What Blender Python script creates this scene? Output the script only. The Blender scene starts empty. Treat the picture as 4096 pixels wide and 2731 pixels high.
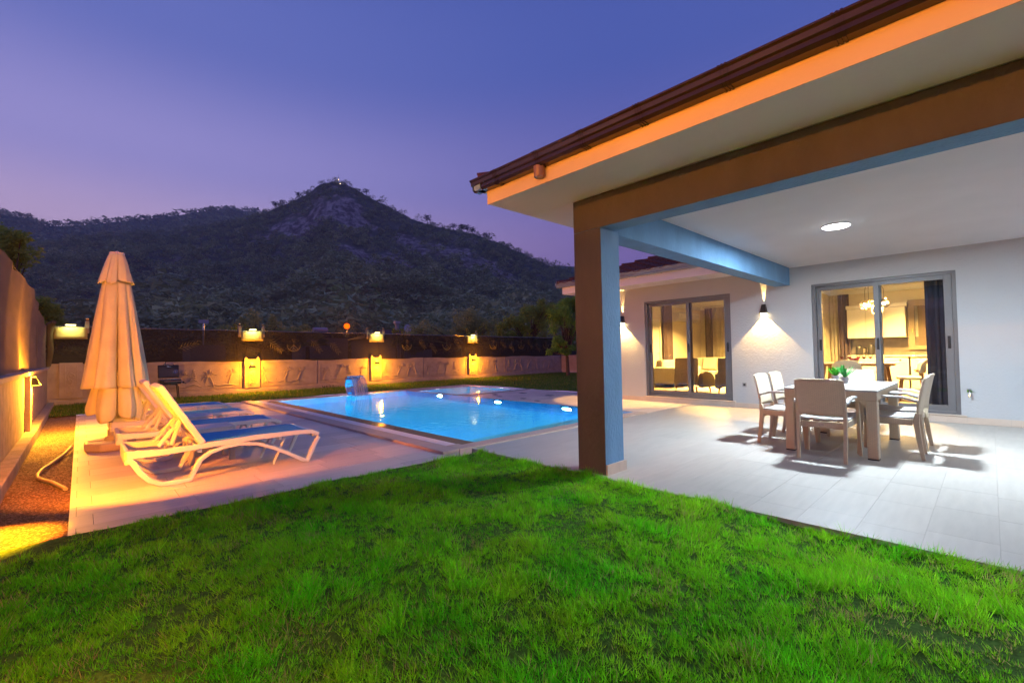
import bpy, math, random
import numpy as np
from mathutils import Vector, Matrix
R = math.radians
random.seed(7); rng = np.random.default_rng(11)
S = bpy.context.scene
COL = S.collection

# ------------------------------------------------------------------ camera
CAMZ = 1.218
yaw, pitch, roll = R(46.455), R(1.431), R(-1.042)
fw = Vector((-math.sin(yaw)*math.cos(pitch), math.cos(yaw)*math.cos(pitch), math.sin(pitch)))
rt = Vector((math.cos(yaw), math.sin(yaw), 0)); up = rt.cross(fw)
r2 = math.cos(roll)*rt + math.sin(roll)*up; u2 = -math.sin(roll)*rt + math.cos(roll)*up
cd = bpy.data.cameras.new('camera'); cam = bpy.data.objects.new('camera', cd); COL.objects.link(cam)
mw = Matrix.Identity(4)
for i, a in enumerate((r2, u2, -fw)):
    for j in range(3): mw[j][i] = a[j]
mw[2][3] = CAMZ
cam.matrix_world = mw
cd.sensor_width = 36; cd.lens = 15.979; cd.clip_start = .05; cd.clip_end = 6000
S.camera = cam

# ------------------------------------------------------------------ dusk sky
W = bpy.data.worlds.new('World'); S.world = W; W.use_nodes = True
nt = W.node_tree; nt.nodes.clear()
def wn(t, **k):
    n = nt.nodes.new(t)
    for a, b in k.items(): setattr(n, a, b)
    return n
SUN_AZ = R(112)          # where the sun went down, turned from +Y towards -X
sky = wn('ShaderNodeTexSky', sky_type='NISHITA', sun_disc=False, sun_elevation=R(-3.0), sun_rotation=-SUN_AZ, dust_density=2.0, ozone_density=4.0)
tc = wn('ShaderNodeTexCoord'); sep = wn('ShaderNodeSeparateXYZ'); nt.links.new(tc.outputs['Generated'], sep.inputs[0])
def ramp(stops):
    r = wn('ShaderNodeValToRGB'); e = r.color_ramp.elements
    r.color_ramp.interpolation = 'EASE'
    e[0].position = stops[0][0]; e[0].color = (*stops[0][1], 1); e[1].position = stops[-1][0]; e[1].color = (*stops[-1][1], 1)
    for p, c in stops[1:-1]:
        x = e.new(p); x.color = (*c, 1)
    return r
glowside = ramp([(0, (.76,.50,.72)), (.20, (.70,.51,.78)), (.34, (.37,.335,.72)), (.52, (.145,.185,.55)), (.78, (.060,.110,.43)), (1, (.042,.085,.35))])
farside = ramp([(0, (.29,.18,.46)), (.20, (.26,.175,.48)), (.36, (.155,.15,.47)), (.55, (.072,.115,.43)), (.80, (.042,.085,.36)), (1, (.036,.075,.32))])
for r in (glowside, farside): nt.links.new(sep.outputs['Z'], r.inputs[0])
dot = wn('ShaderNodeVectorMath', operation='DOT_PRODUCT'); dot.inputs[1].default_value = (-math.sin(SUN_AZ), math.cos(SUN_AZ), 0)
nt.links.new(tc.outputs['Generated'], dot.inputs[0])
mr = wn('ShaderNodeMapRange'); mr.inputs[1].default_value = .1; mr.inputs[2].default_value = 1.0; mr.interpolation_type = 'SMOOTHSTEP'
nt.links.new(dot.outputs['Value'], mr.inputs[0])
mix = wn('ShaderNodeMix', data_type='RGBA'); nt.links.new(mr.outputs[0], mix.inputs[0]); nt.links.new(farside.outputs[0], mix.inputs[6]); nt.links.new(glowside.outputs[0], mix.inputs[7])
b1 = wn('ShaderNodeBackground'); nt.links.new(mix.outputs[2], b1.inputs[0]); b1.inputs[1].default_value = .80
b2 = wn('ShaderNodeBackground'); nt.links.new(sky.outputs[0], b2.inputs[0]); b2.inputs[1].default_value = .05
ad = wn('ShaderNodeAddShader'); nt.links.new(b1.outputs[0], ad.inputs[0]); nt.links.new(b2.outputs[0], ad.inputs[1])
wo = wn('ShaderNodeOutputWorld'); nt.links.new(ad.outputs[0], wo.inputs[0])
# the sun is below the horizon: no sun lamp

S.view_settings.view_transform = 'Standard'; S.view_settings.look = 'None'
S.view_settings.exposure = .45; S.view_settings.gamma = 1
S.render.engine = 'CYCLES'
cy = S.cycles
cy.use_denoising = True
try: cy.denoiser = 'OPENIMAGEDENOISE'
except Exception: pass
cy.max_bounces = 8; cy.diffuse_bounces = 4; cy.glossy_bounces = 4; cy.transmission_bounces = 6; cy.transparent_max_bounces = 16
cy.caustics_reflective = False; cy.caustics_refractive = False; cy.sample_clamp_indirect = 4; cy.blur_glossy = .5

# ------------------------------------------------------------------ materials
MATS = {}
def M(name, col, rough=.6, spec=.3, metal=0, var=.1, vscale=5, bump=0, bscale=60, stretch=(1,1,1), detail=4, trans=0, coat=0):
    if name in MATS: return MATS[name]
    m = bpy.data.materials.new(name); m.use_nodes = True; n = m.node_tree; b = n.nodes['Principled BSDF']
    b.inputs['Roughness'].default_value = rough; b.inputs['Metallic'].default_value = metal
    b.inputs['Specular IOR Level'].default_value = spec; b.inputs['Base Color'].default_value = (*col, 1)
    if coat: b.inputs['Coat Weight'].default_value = coat
    g = n.nodes.new('ShaderNodeNewGeometry'); mp = n.nodes.new('ShaderNodeMapping'); n.links.new(g.outputs['Position'], mp.inputs[0])
    mp.inputs['Scale'].default_value = stretch
    if var:
        t = n.nodes.new('ShaderNodeTexNoise'); t.inputs['Scale'].default_value = vscale; t.inputs['Detail'].default_value = detail
        n.links.new(mp.outputs[0], t.inputs['Vector'])
        x = n.nodes.new('ShaderNodeMix'); x.data_type = 'RGBA'
        lo = tuple(max(0, c*(1-var*1.6)) for c in col); hi = tuple(min(1, c*(1+var*1.3)) for c in col)
        x.inputs[6].default_value = (*lo, 1); x.inputs[7].default_value = (*hi, 1)
        n.links.new(t.outputs['Fac'], x.inputs[0]); n.links.new(x.outputs[2], b.inputs['Base Color'])
    if bump:
        t2 = n.nodes.new('ShaderNodeTexNoise'); t2.inputs['Scale'].default_value = bscale; t2.inputs['Detail'].default_value = 3
        n.links.new(mp.outputs[0], t2.inputs['Vector'])
        bm = n.nodes.new('ShaderNodeBump'); bm.inputs['Strength'].default_value = bump; bm.inputs['Distance'].default_value = .01
        n.links.new(t2.outputs['Fac'], bm.inputs['Height']); n.links.new(bm.outputs[0], b.inputs['Normal'])
    MATS[name] = m; return m
def tile_tones(m, amt=.16):
    '''each slab fired a little lighter or darker'''
    n = m.node_tree; b = n.nodes['Principled BSDF']; src = b.inputs['Base Color'].links[0].from_socket
    oi = n.nodes.new('ShaderNodeObjectInfo'); mr = n.nodes.new('ShaderNodeMapRange'); mr.inputs[3].default_value = 1-amt; mr.inputs[4].default_value = 1+amt*.6
    n.links.new(oi.outputs['Random'], mr.inputs[0]); hs = n.nodes.new('ShaderNodeHueSaturation'); n.links.new(mr.outputs[0], hs.inputs['Value']); n.links.new(src, hs.inputs['Color']); n.links.new(hs.outputs[0], b.inputs['Base Color'])
def EM(name, col, s):
    m = bpy.data.materials.new(name); m.use_nodes = True; n = m.node_tree; n.nodes.clear()
    e = n.nodes.new('ShaderNodeEmission'); e.inputs[0].default_value = (*col, 1); e.inputs[1].default_value = s
    o = n.nodes.new('ShaderNodeOutputMaterial'); n.links.new(e.outputs[0], o.inputs[0]); return m
def custom(name):
    m = bpy.data.materials.new(name); m.use_nodes = True; m.node_tree.nodes.clear(); MATS[name] = m
    n = m.node_tree; o = n.nodes.new('ShaderNodeOutputMaterial'); return m, n, o
def weave(name, col, rough=.5, sx=55., sz=90.):
    """woven-rattan plastic: brick-bond relief wrapped on object coordinates"""
    m, n, o = custom(name)
    b = n.nodes.new('ShaderNodeBsdfPrincipled'); b.inputs['Roughness'].default_value = rough; b.inputs['Specular IOR Level'].default_value = .35
    tcn = n.nodes.new('ShaderNodeTexCoord'); sp = n.nodes.new('ShaderNodeSeparateXYZ'); n.links.new(tcn.outputs['Object'], sp.inputs[0])
    gn = n.nodes.new('ShaderNodeNewGeometry'); vt = n.nodes.new('ShaderNodeVectorTransform'); vt.vector_type = 'NORMAL'; vt.convert_from = 'WORLD'; vt.convert_to = 'OBJECT'
    n.links.new(gn.outputs['True Normal'], vt.inputs[0]); ns = n.nodes.new('ShaderNodeSeparateXYZ'); n.links.new(vt.outputs[0], ns.inputs[0])
    def absgt(s, v):
        a = n.nodes.new('ShaderNodeMath'); a.operation = 'ABSOLUTE'; n.links.new(s, a.inputs[0])
        c = n.nodes.new('ShaderNodeMath'); c.operation = 'GREATER_THAN'; n.links.new(a.outputs[0], c.inputs[0]); c.inputs[1].default_value = v; return c.outputs[0]
    gx, gz = absgt(ns.outputs[0], .7), absgt(ns.outputs[2], .7)
    def mixf(f, a, c):
        x = n.nodes.new('ShaderNodeMix'); x.data_type = 'FLOAT'; n.links.new(f, x.inputs[0]); n.links.new(a, x.inputs[2]); n.links.new(c, x.inputs[3]); return x.outputs[0]
    u = mixf(gx, sp.outputs[0], sp.outputs[1]); v = mixf(gz, sp.outputs[2], sp.outputs[1])
    cb = n.nodes.new('ShaderNodeCombineXYZ'); n.links.new(u, cb.inputs[0]); n.links.new(v, cb.inputs[1])
    br = n.nodes.new('ShaderNodeTexBrick'); br.inputs['Scale'].default_value = 1.0; br.offset = .5
    br.inputs['Brick Width'].default_value = 1/sx*1.7; br.inputs['Row Height'].default_value = 1/sz; br.inputs['Mortar Size'].default_value = .0026; br.inputs['Mortar Smooth'].default_value = 1.0
    br.inputs['Color1'].default_value = (*col, 1); br.inputs['Color2'].default_value = (*[c*.93 for c in col], 1); br.inputs['Mortar'].default_value = (*[c*.6 for c in col], 1)
    n.links.new(cb.outputs[0], br.inputs['Vector']); n.links.new(br.outputs['Color'], b.inputs['Base Color'])
    iv = n.nodes.new('ShaderNodeMath'); iv.operation = 'SUBTRACT'; iv.inputs[0].default_value = 1; n.links.new(br.outputs['Fac'], iv.inputs[1])
    bp = n.nodes.new('ShaderNodeBump'); bp.inputs['Strength'].default_value = .8; bp.inputs['Distance'].default_value = .004
    n.links.new(iv.outputs[0], bp.inputs['Height']); n.links.new(bp.outputs[0], b.inputs['Normal'])
    n.links.new(b.outputs[0], o.inputs[0]); return m
def netting(name, col, open_=.3, scale=1.0, trans=.3):
    m, n, o = custom(name)
    g = n.nodes.new('ShaderNodeNewGeometry'); t = n.nodes.new('ShaderNodeTexNoise'); t.inputs['Scale'].default_value = 3*scale; t.inputs['Detail'].default_value = 6
    mp = n.nodes.new('ShaderNodeMapping'); mp.inputs['Scale'].default_value = (.6, .6, 1.6); n.links.new(g.outputs['Position'], mp.inputs[0]); n.links.new(mp.outputs[0], t.inputs['Vector'])
    x = n.nodes.new('ShaderNodeMix'); x.data_type = 'RGBA'; x.inputs[6].default_value = (*[c*.7 for c in col], 1); x.inputs[7].default_value = (*[c*1.3 for c in col], 1); n.links.new(t.outputs['Fac'], x.inputs[0])
    d = n.nodes.new('ShaderNodeBsdfDiffuse'); tr = n.nodes.new('ShaderNodeBsdfTranslucent'); n.links.new(x.outputs[2], d.inputs[0]); n.links.new(x.outputs[2], tr.inputs[0])
    m1 = n.nodes.new('ShaderNodeMixShader'); m1.inputs[0].default_value = trans; n.links.new(d.outputs[0], m1.inputs[1]); n.links.new(tr.outputs[0], m1.inputs[2])
    # woven threads: fine relief
    t2 = n.nodes.new('ShaderNodeTexNoise'); t2.inputs['Scale'].default_value = 40; mp2 = n.nodes.new('ShaderNodeMapping'); mp2.inputs['Scale'].default_value = (.3, .3, 3); n.links.new(g.outputs['Position'], mp2.inputs[0]); n.links.new(mp2.outputs[0], t2.inputs['Vector'])
    bp = n.nodes.new('ShaderNodeBump'); bp.inputs['Strength'].default_value = .5; bp.inputs['Distance'].default_value = .01; n.links.new(t2.outputs['Fac'], bp.inputs['Height']); n.links.new(bp.outputs[0], d.inputs['Normal'])
    tp = n.nodes.new('ShaderNodeBsdfTransparent'); m2 = n.nodes.new('ShaderNodeMixShader'); m2.inputs[0].default_value = open_
    n.links.new(m1.outputs[0], m2.inputs[1]); n.links.new(tp.outputs[0], m2.inputs[2]); n.links.new(m2.outputs[0], o.inputs[0]); return m
def leafmat(name, col, var=.45, trans=.35, attr=None):
    m, n, o = custom(name)
    if attr:
        a = n.nodes.new('ShaderNodeAttribute'); a.attribute_name = attr; src = a.outputs['Color']
    else:
        g = n.nodes.new('ShaderNodeNewGeometry'); t = n.nodes.new('ShaderNodeTexNoise'); t.inputs['Scale'].default_value = 2.3; t.inputs['Detail'].default_value = 5; n.links.new(g.outputs['Position'], t.inputs['Vector'])
        x = n.nodes.new('ShaderNodeMix'); x.data_type = 'RGBA'; x.inputs[6].default_value = (*[c*(1-var) for c in col], 1); x.inputs[7].default_value = (col[0]*(1+var*1.2), col[1]*(1+var), col[2]*(1+var*.6), 1); n.links.new(t.outputs['Fac'], x.inputs[0]); src = x.outputs[2]
    d = n.nodes.new('ShaderNodeBsdfPrincipled'); d.inputs['Roughness'].default_value = .55; d.inputs['Specular IOR Level'].default_value = .25
    tr = n.nodes.new('ShaderNodeBsdfTranslucent'); n.links.new(src, d.inputs['Base Color']); n.links.new(src, tr.inputs[0])
    m1 = n.nodes.new('ShaderNodeMixShader'); m1.inputs[0].default_value = trans; n.links.new(d.outputs[0], m1.inputs[1]); n.links.new(tr.outputs[0], m1.inputs[2]); n.links.new(m1.outputs[0], o.inputs[0]); return m
def paneglass(name, tint=(1,1,1), boost=1.0):
    m, n, o = custom(name)
    tp = n.nodes.new('ShaderNodeBsdfTransparent'); tp.inputs[0].default_value = (*tint, 1)
    gl = n.nodes.new('ShaderNodeBsdfGlossy'); gl.inputs['Roughness'].default_value = .0
    fr = n.nodes.new('ShaderNodeFresnel'); fr.inputs[0].default_value = 1.45
    mu = n.nodes.new('ShaderNodeMath'); mu.operation = 'MULTIPLY'; mu.inputs[1].default_value = boost; n.links.new(fr.outputs[0], mu.inputs[0])
    x = n.nodes.new('ShaderNodeMixShader'); n.links.new(mu.outputs[0], x.inputs[0]); n.links.new(tp.outputs[0], x.inputs[1]); n.links.new(gl.outputs[0], x.inputs[2]); n.links.new(x.outputs[0], o.inputs[0]); return m

WHITE = M('white_stucco', (.47,.49,.51), .85, .2, var=.05, vscale=1.3, bump=.55, bscale=38)
CEIL = M('ceiling_plaster', (.92,.92,.91), .9, .15, var=.04, vscale=2, bump=.18, bscale=30)
BLUEP = M('steel_blue_paint', (.135,.285,.48), .75, .25, var=.16, vscale=5, bump=1.0, bscale=52, stretch=(1,1,.35))
GUT = M('brown_gutter', (.035,.021,.017), .22, .5, var=.05)
TAUPE = M('taupe_brown', (.096,.095,.090), .8, .2, var=.16, vscale=5, bump=.9, bscale=48, stretch=(1,1,.35))
LITFASC = M('orange_lit_fascia', (.90,.70,.36), .85, .2, var=.05, vscale=3, bump=.2, bscale=40)  # orange lamp light put into the white fascia's colour
GUTB = M('grey_blue_gutter', (.22,.27,.36), .35, .5, var=.05)
ROOFT = M('clay_roof_tile', (.14,.06,.045), .75, .2, var=.35, vscale=3, bump=.3, bscale=25)
TRAV = M('travertine', (.58,.48,.40), .55, .3, var=.12, vscale=4, stretch=(1,4,1), bump=.12, bscale=50)
TRAVP = M('coping_stone', (.55,.42,.34), .5, .35, var=.14, vscale=5, bump=.12, bscale=40)
ALU = M('grey_aluminium', (.135,.135,.145), .42, .5, var=.04)
BLACK = M('black_plastic', (.015,.015,.017), .4, .4, var=.02)
BLACKM = M('black_enamel', (.012,.012,.013), .3, .5, var=.05)
STEEL = M('steel', (.62,.63,.65), .22, .5, metal=1, var=.05)
CHROME = M('polished_steel', (.80,.83,.87), .06, .5, metal=1, var=.0)
BRASS = M('gilt_metal', (.75,.5,.18), .3, .5, metal=1, var=.05)
WPLAST = M('white_plastic', (.78,.76,.73), .38, .45, var=.03, vscale=7)
SLING = M('blue_sling_fabric', (.05,.30,.60), .8, .15, var=.12, vscale=14, bump=.15, bscale=300)
CANVAS = M('cream_canvas', (.90,.87,.46), .85, .15, var=.10, vscale=5, bump=.45, bscale=28)
CONC = M('weathered_concrete', (.42,.36,.31), .9, .15, var=.22, vscale=3.5, bump=.5, bscale=22, detail=8)
CONCD = M('rough_concrete', (.36,.31,.27), .95, .1, var=.3, vscale=6, bump=.8, bscale=16, detail=8)
RATW = weave('white_rattan', (.72,.71,.70))
RATT = weave('taupe_rattan', (.80,.67,.48), sx=46., sz=78.)
WOOD = M('warm_wood', (.36,.20,.09), .5, .35, var=.25, vscale=6, stretch=(6,6,.8))
IVORY = M('ivory_wall', (.83,.76,.62), .9, .15, var=.02)
CABW = M('gloss_white_cabinet', (.83,.80,.72), .25, .5, var=.01)
DCURT = M('plum_grey_curtain', (.13,.095,.10), .9, .1, var=.12, vscale=9)
SHEER = netting('sheer_curtain', (.78,.72,.58), .18, trans=.4)
UPHG = M('grey_upholstery', (.36,.31,.25), .95, .1, var=.25, vscale=60, bump=.4, bscale=120)
UPHW = M('cream_upholstery', (.72,.66,.54), .95, .1, var=.08, vscale=30, bump=.3, bscale=90)
MARB = M('grey_marble', (.30,.26,.22), .25, .5, var=.4, vscale=4, detail=10)
GLASS = paneglass('window_glass', (.97,.98,.97))
CLEAR = paneglass('clear_glass', (1,1,1), .8)
WARMW = EM('warm_bulb', (1,.72,.36), 45)
COOLW = EM('cool_diffuser', (.93,.97,1), 30)
ORANGE = EM('orange_lamp_face', (1,.50,.03), 12)
YELLOWW = EM('floodlight_face', (1,.84,.36), 5)
POOLL = EM('pool_lamp_face', (.8,.97,1), 40)

# ------------------------------------------------------------------ mesh helpers
class MB:
    def __init__(s): s.v = []; s.f = []
    def add(s, vs, fs):
        o = len(s.v); s.v += [tuple(p) for p in vs]; s.f += [tuple(i+o for i in f) for f in fs]; return s
    def box(s, x0, x1, y0, y1, z0, z1):
        return s.add([(x0,y0,z0),(x1,y0,z0),(x1,y1,z0),(x0,y1,z0),(x0,y0,z1),(x1,y0,z1),(x1,y1,z1),(x0,y1,z1)],
                     [(3,2,1,0),(4,5,6,7),(0,1,5,4),(1,2,6,5),(2,3,7,6),(3,0,4,7)])
    def obox(s, c, size, rot=None):
        m = rot if rot is not None else Matrix.Identity(3); c = Vector(c)
        P = []
        for dz in (-.5, .5):
            for dx, dy in ((-.5,-.5),(.5,-.5),(.5,.5),(-.5,.5)):
                P.append(c + m @ Vector((dx*size[0], dy*size[1], dz*size[2])))
        return s.add(P, [(3,2,1,0),(4,5,6,7),(0,1,5,4),(1,2,6,5),(2,3,7,6),(3,0,4,7)])
    def prism(s, poly, axis, a, b):
        """poly of 2-d points extruded along axis ('x': (y,z), 'y': (x,z), 'z': (x,y))"""
        def P(p, t): return (t,p[0],p[1]) if axis == 'x' else ((p[0],t,p[1]) if axis == 'y' else (p[0],p[1],t))
        n = len(poly); V = [P(p, a) for p in poly] + [P(p, b) for p in poly]
        F = [tuple(range(n))[::-1], tuple(range(n, 2*n))] + [(i, (i+1) % n, (i+1) % n + n, i+n) for i in range(n)]
        return s.add(V, F)
    def tube(s, path, r, n=8, caps=True):
        path = [Vector(p) for p in path]; rs = r if isinstance(r, (list, tuple)) else [r]*len(path)
        V = []; prev = None
        for i, p in enumerate(path):
            d = (path[min(i+1, len(path)-1)] - path[max(i-1, 0)]).normalized()
            a = d.cross(Vector((0,0,1))) if prev is None else prev - d*prev.dot(d)
            if a.length < 1e-4: a = d.cross(Vector((1,0,0)))
            a.normalize(); prev = a; b = d.cross(a)
            for k in range(n):
                t = 2*math.pi*k/n; V.append(p + (a*math.cos(t) + b*math.sin(t))*rs[i])
        F = [(i*n+k, i*n+(k+1) % n, (i+1)*n+(k+1) % n, (i+1)*n+k) for i in range(len(path)-1) for k in range(n)]
        if caps: F += [tuple(range(n))[::-1], tuple(range((len(path)-1)*n, len(path)*n))]
        return s.add(V, F)
    def sweep(s, path, side, w, t):
        """rectangular section: w along the fixed side vector, t across the path"""
        path = [Vector(p) for p in path]; side = Vector(side).normalized(); V = []
        for i, p in enumerate(path):
            d = (path[min(i+1, len(path)-1)] - path[max(i-1, 0)]).normalized(); nn = d.cross(side).normalized()
            tt = t[i] if isinstance(t, (list, tuple)) else t
            for a, b in ((-.5,-.5),(.5,-.5),(.5,.5),(-.5,.5)): V.append(p + side*(a*w) + nn*(b*tt))
        F = [(i*4+k, i*4+(k+1) % 4, i*4+4+(k+1) % 4, i*4+4+k) for i in range(len(path)-1) for k in range(4)]
        F += [(3,2,1,0), tuple(len(path)*4-4+k for k in range(4))]
        return s.add(V, F)
    def lathe(s, prof, n=20, c=(0,0,0)):
        V = [(c[0]+r*math.cos(2*math.pi*k/n), c[1]+r*math.sin(2*math.pi*k/n), c[2]+z) for r, z in prof for k in range(n)]
        F = [(i*n+k, i*n+(k+1) % n, (i+1)*n+(k+1) % n, (i+1)*n+k) for i in range(len(prof)-1) for k in range(n)]
        F += [tuple(range(n))[::-1], tuple(range((len(prof)-1)*n, len(prof)*n))]
        return s.add(V, F)
    def ball(s, c, r, n=12, m=8, sq=(1,1,1)):
        V = []; F = []
        for i in range(m+1):
            a = math.pi*i/m
            for k in range(n): V.append((c[0]+sq[0]*r*math.sin(a)*math.cos(2*math.pi*k/n), c[1]+sq[1]*r*math.sin(a)*math.sin(2*math.pi*k/n), c[2]-sq[2]*r*math.cos(a)))
        F = [(i*n+k, i*n+(k+1) % n, (i+1)*n+(k+1) % n, (i+1)*n+k) for i in range(m) for k in range(n)]
        return s.add(V, F)
    def grid(s, fn, nu, nv):
        V = [fn(i/nu, j/nv) for j in range(nv+1) for i in range(nu+1)]
        F = [(j*(nu+1)+i, j*(nu+1)+i+1, (j+1)*(nu+1)+i+1, (j+1)*(nu+1)+i) for j in range(nv) for i in range(nu)]
        return s.add(V, F)
    def build(s, name, mat, parent=None, smooth=False, bevel=0, loc=None, rz=0, world=False, seg=2, solid=0):
        me = bpy.data.meshes.new(name); me.from_pydata(s.v, [], s.f); me.update()
        if mat: me.materials.append(mat)
        if smooth:
            me.polygons.foreach_set('use_smooth', [True]*len(me.polygons)); me.update()
            try: me.set_sharp_from_angle(angle=R(40))
            except Exception: pass
        o = bpy.data.objects.new(name, me); COL.objects.link(o)
        if parent: o.parent = parent
        if loc: o.location = loc
        if world and parent: o.location = [-c for c in parent.location]
        if rz: o.rotation_euler.z = rz
        if solid:
            md = o.modifiers.new('solid', 'SOLIDIFY'); md.thickness = solid; md.offset = 0
        if bevel:
            md = o.modifiers.new('bevel', 'BEVEL'); md.width = bevel; md.segments = seg; md.limit_method = 'ANGLE'; md.angle_limit = R(40); md.harden_normals = False
        return o
def box(*a): return MB().box(*a)
def tag(o, label=None, cat=None, group=None, kind=None):
    if label: o['label'] = label
    if cat: o['category'] = cat
    if group: o['group'] = group
    if kind: o['kind'] = kind
    return o
def thing(name, label, cat, loc=(0,0,0), rz=0, group=None):
    o = bpy.data.objects.new(name, None); COL.objects.link(o); o.location = loc; o.rotation_euler.z = rz; o.empty_display_size = .1
    return tag(o, label, cat, group)
def kids(o): return [c for c in bpy.data.objects if c.parent == o]
def copy_tree(o, parent=None):
    c = o.copy(); COL.objects.link(c)
    c.parent = parent
    for ch in kids(o): copy_tree(ch, c)
    return c
def light(kind, name, loc, col, power, parent=None, aim=None, **k):
    d = bpy.data.lights.new(name, kind); d.color = col; d.energy = power
    for a, b in k.items(): setattr(d, a, b)
    o = bpy.data.objects.new(name, d); COL.objects.link(o); o.location = loc
    if parent: o.parent = parent
    if aim is not None: o.rotation_euler = Vector(aim).to_track_quat('-Z', 'Y').to_euler()
    return o
def mesh_np(name, V, F, mat, parent=None, cols=None, k=3):
    """fast mesh from numpy arrays; F is (n,k)"""
    me = bpy.data.meshes.new(name); nf = len(F)
    me.vertices.add(len(V)); me.vertices.foreach_set('co', np.asarray(V, np.float32).ravel())
    me.loops.add(nf*k); me.loops.foreach_set('vertex_index', np.asarray(F, np.int32).ravel())
    me.polygons.add(nf); me.polygons.foreach_set('loop_start', np.arange(0, nf*k, k, dtype=np.int32)); me.polygons.foreach_set('loop_total', np.full(nf, k, np.int32))
    if cols is not None:
        a = me.color_attributes.new('tint', 'FLOAT_COLOR', 'POINT'); c4 = np.ones((len(V), 4), np.float32); c4[:, :3] = cols; a.data.foreach_set('color', c4.ravel())
    me.update(); me.validate()
    if mat: me.materials.append(mat)
    o = bpy.data.objects.new(name, me); COL.objects.link(o)
    if parent: o.parent = parent
    return o
def vnoise(x, y, seed=0):
    xi = np.floor(x).astype(np.int64); yi = np.floor(y).astype(np.int64); xf = x-xi; yf = y-yi
    def h(a, b):
        n = (a*374761393 + b*668265263 + seed*974711) & 0x7fffffff; n = ((n ^ (n >> 13))*1274126177) & 0x7fffffff
        return ((n ^ (n >> 16)) & 0xffff)/65535.
    u = xf*xf*(3-2*xf); v = yf*yf*(3-2*yf)
    return (h(xi,yi)*(1-u)+h(xi+1,yi)*u)*(1-v) + (h(xi,yi+1)*(1-u)+h(xi+1,yi+1)*u)*v
def fbm(x, y, o=4, seed=0):
    s = 0; a = .5
    for i in range(o): s = s + a*vnoise(x*2**i, y*2**i, seed+i); a *= .5
    return s
# ================================================================== SETTING
def struct(o, kind='structure'): o['kind'] = kind; return o
SOIL = M('dark_soil', (.075,.06,.035), .95, .1, var=.4, vscale=2)
FIELD = M('dry_field', (.07,.075,.04), .95, .1, var=.4, vscale=.15)
GX0, GX1, GY0, GY1 = -17.72, 9., -.80, 21.
g = MB()
for a in ((-2600,GX0,-2600,2600),(GX1,2600,-2600,2600),(GX0,GX1,-2600,GY0),(GX0,GX1,GY1,2600)):
    g.add([(a[0],a[2],-.12),(a[1],a[2],-.12),(a[1],a[3],-.12),(a[0],a[3],-.12)], [(0,1,2,3)])
struct(g.build('ground', FIELD))

# ---- hills -------------------------------------------------------------
HZ = np.array([20,30,38.4,41.5,44.6,47.7,50.9,55.6,58.6,61.6,64.2,65.9,67.6,69.2,70.8,72.7,74.4,77,80.5,84,88,92,95,104,118,135.])
HE = np.array([8.2,9.2,9.9,10.9,12.4,13.8,14.9,15.7,16.5,17.9,19.0,19.8,20.1,19.6,18.2,17.1,16.2,14.9,13.6,12.6,11.7,10.6,9.9,9.,8.,7.])
BZ = np.array([20,60,70,76,78.7,81,83,85,87,88.7,90.4,92,93.5,95,104,120,135.])
BE = np.array([9,12.5,14.6,15.9,15.8,15.2,14.5,13.9,13.3,12.8,12.3,11.9,12.3,12.4,12.2,10.,9.])
def hill_main(th, r):
    rr = 430 + 60*np.sin(np.radians(th-67)*3.0) ; el = np.interp(th, HZ, HE)
    H = rr*np.tan(np.radians(el)); t = np.clip((r-125)/(rr-125), 0, 1.6)
    prof = np.where(t <= 1, .42*t + .58*t**2.2, 1-1.2*(t-1))
    x = r*np.sin(np.radians(th)); y = r*np.cos(np.radians(th))
    nz = (fbm(x/70, y/70, 5, 3)-.5)*34 + (fbm(x/18, y/18, 3, 9)-.5)*9
    edge = np.clip(np.abs(1-t)*3.5, .10, 1)*np.clip(t*4, 0, 1)
    return H*prof + nz*edge
def hill_back(th, r):
    rr = 980.; el = np.interp(th, BZ, BE); H = rr*np.tan(np.radians(el)); t = np.clip((r-420)/(rr-420), 0, 1.6)
    prof = np.where(t <= 1, t**1.15, 1-1.2*(t-1)); x = r*np.sin(np.radians(th)); y = r*np.cos(np.radians(th))
    return H*prof + (fbm(x/120, y/120, 5, 21)-.5)*50*np.clip(np.abs(1-t)*3, .12, 1)*np.clip(t*4, 0, 1)
HILLM = M('hillside_scrub', (.15,.155,.10), .95, .1, var=.5, vscale=.05, detail=10, bump=.0)
# rocky faces break through the scrub: bare limestone where the slope's own noise says so
_m = HILLM.node_tree; _b = _m.nodes['Principled BSDF']; _src = _b.inputs['Base Color'].links[0].from_socket
_g = _m.nodes.new('ShaderNodeNewGeometry'); _t = _m.nodes.new('ShaderNodeAttribute'); _t.attribute_name = 'tint'
_x = _m.nodes.new('ShaderNodeMix'); _x.data_type = 'RGBA'; _n2 = _m.nodes.new('ShaderNodeTexNoise'); _n2.inputs['Scale'].default_value = .16; _n2.inputs['Detail'].default_value = 8; _m.links.new(_g.outputs['Position'], _n2.inputs['Vector']); _ma = _m.nodes.new('ShaderNodeMath'); _ma.operation = 'MULTIPLY_ADD'; _m.links.new(_n2.outputs['Fac'], _ma.inputs[0]); _ma.inputs[1].default_value = 6.0; _ma.inputs[2].default_value = -3.4; _ad = _m.nodes.new('ShaderNodeMath'); _ad.operation = 'MULTIPLY_ADD'; _ad.use_clamp = True; _m.links.new(_t.outputs['Fac'], _ad.inputs[0]); _ad.inputs[1].default_value = 3.2; _m.links.new(_ma.outputs[0], _ad.inputs[2]); _m.links.new(_ad.outputs[0], _x.inputs[0]); _m.links.new(_src, _x.inputs[6])
_n = _m.nodes.new('ShaderNodeTexNoise'); _n.inputs['Scale'].default_value = .22; _n.inputs['Detail'].default_value = 9; _n.inputs['Roughness'].default_value = .7
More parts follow.
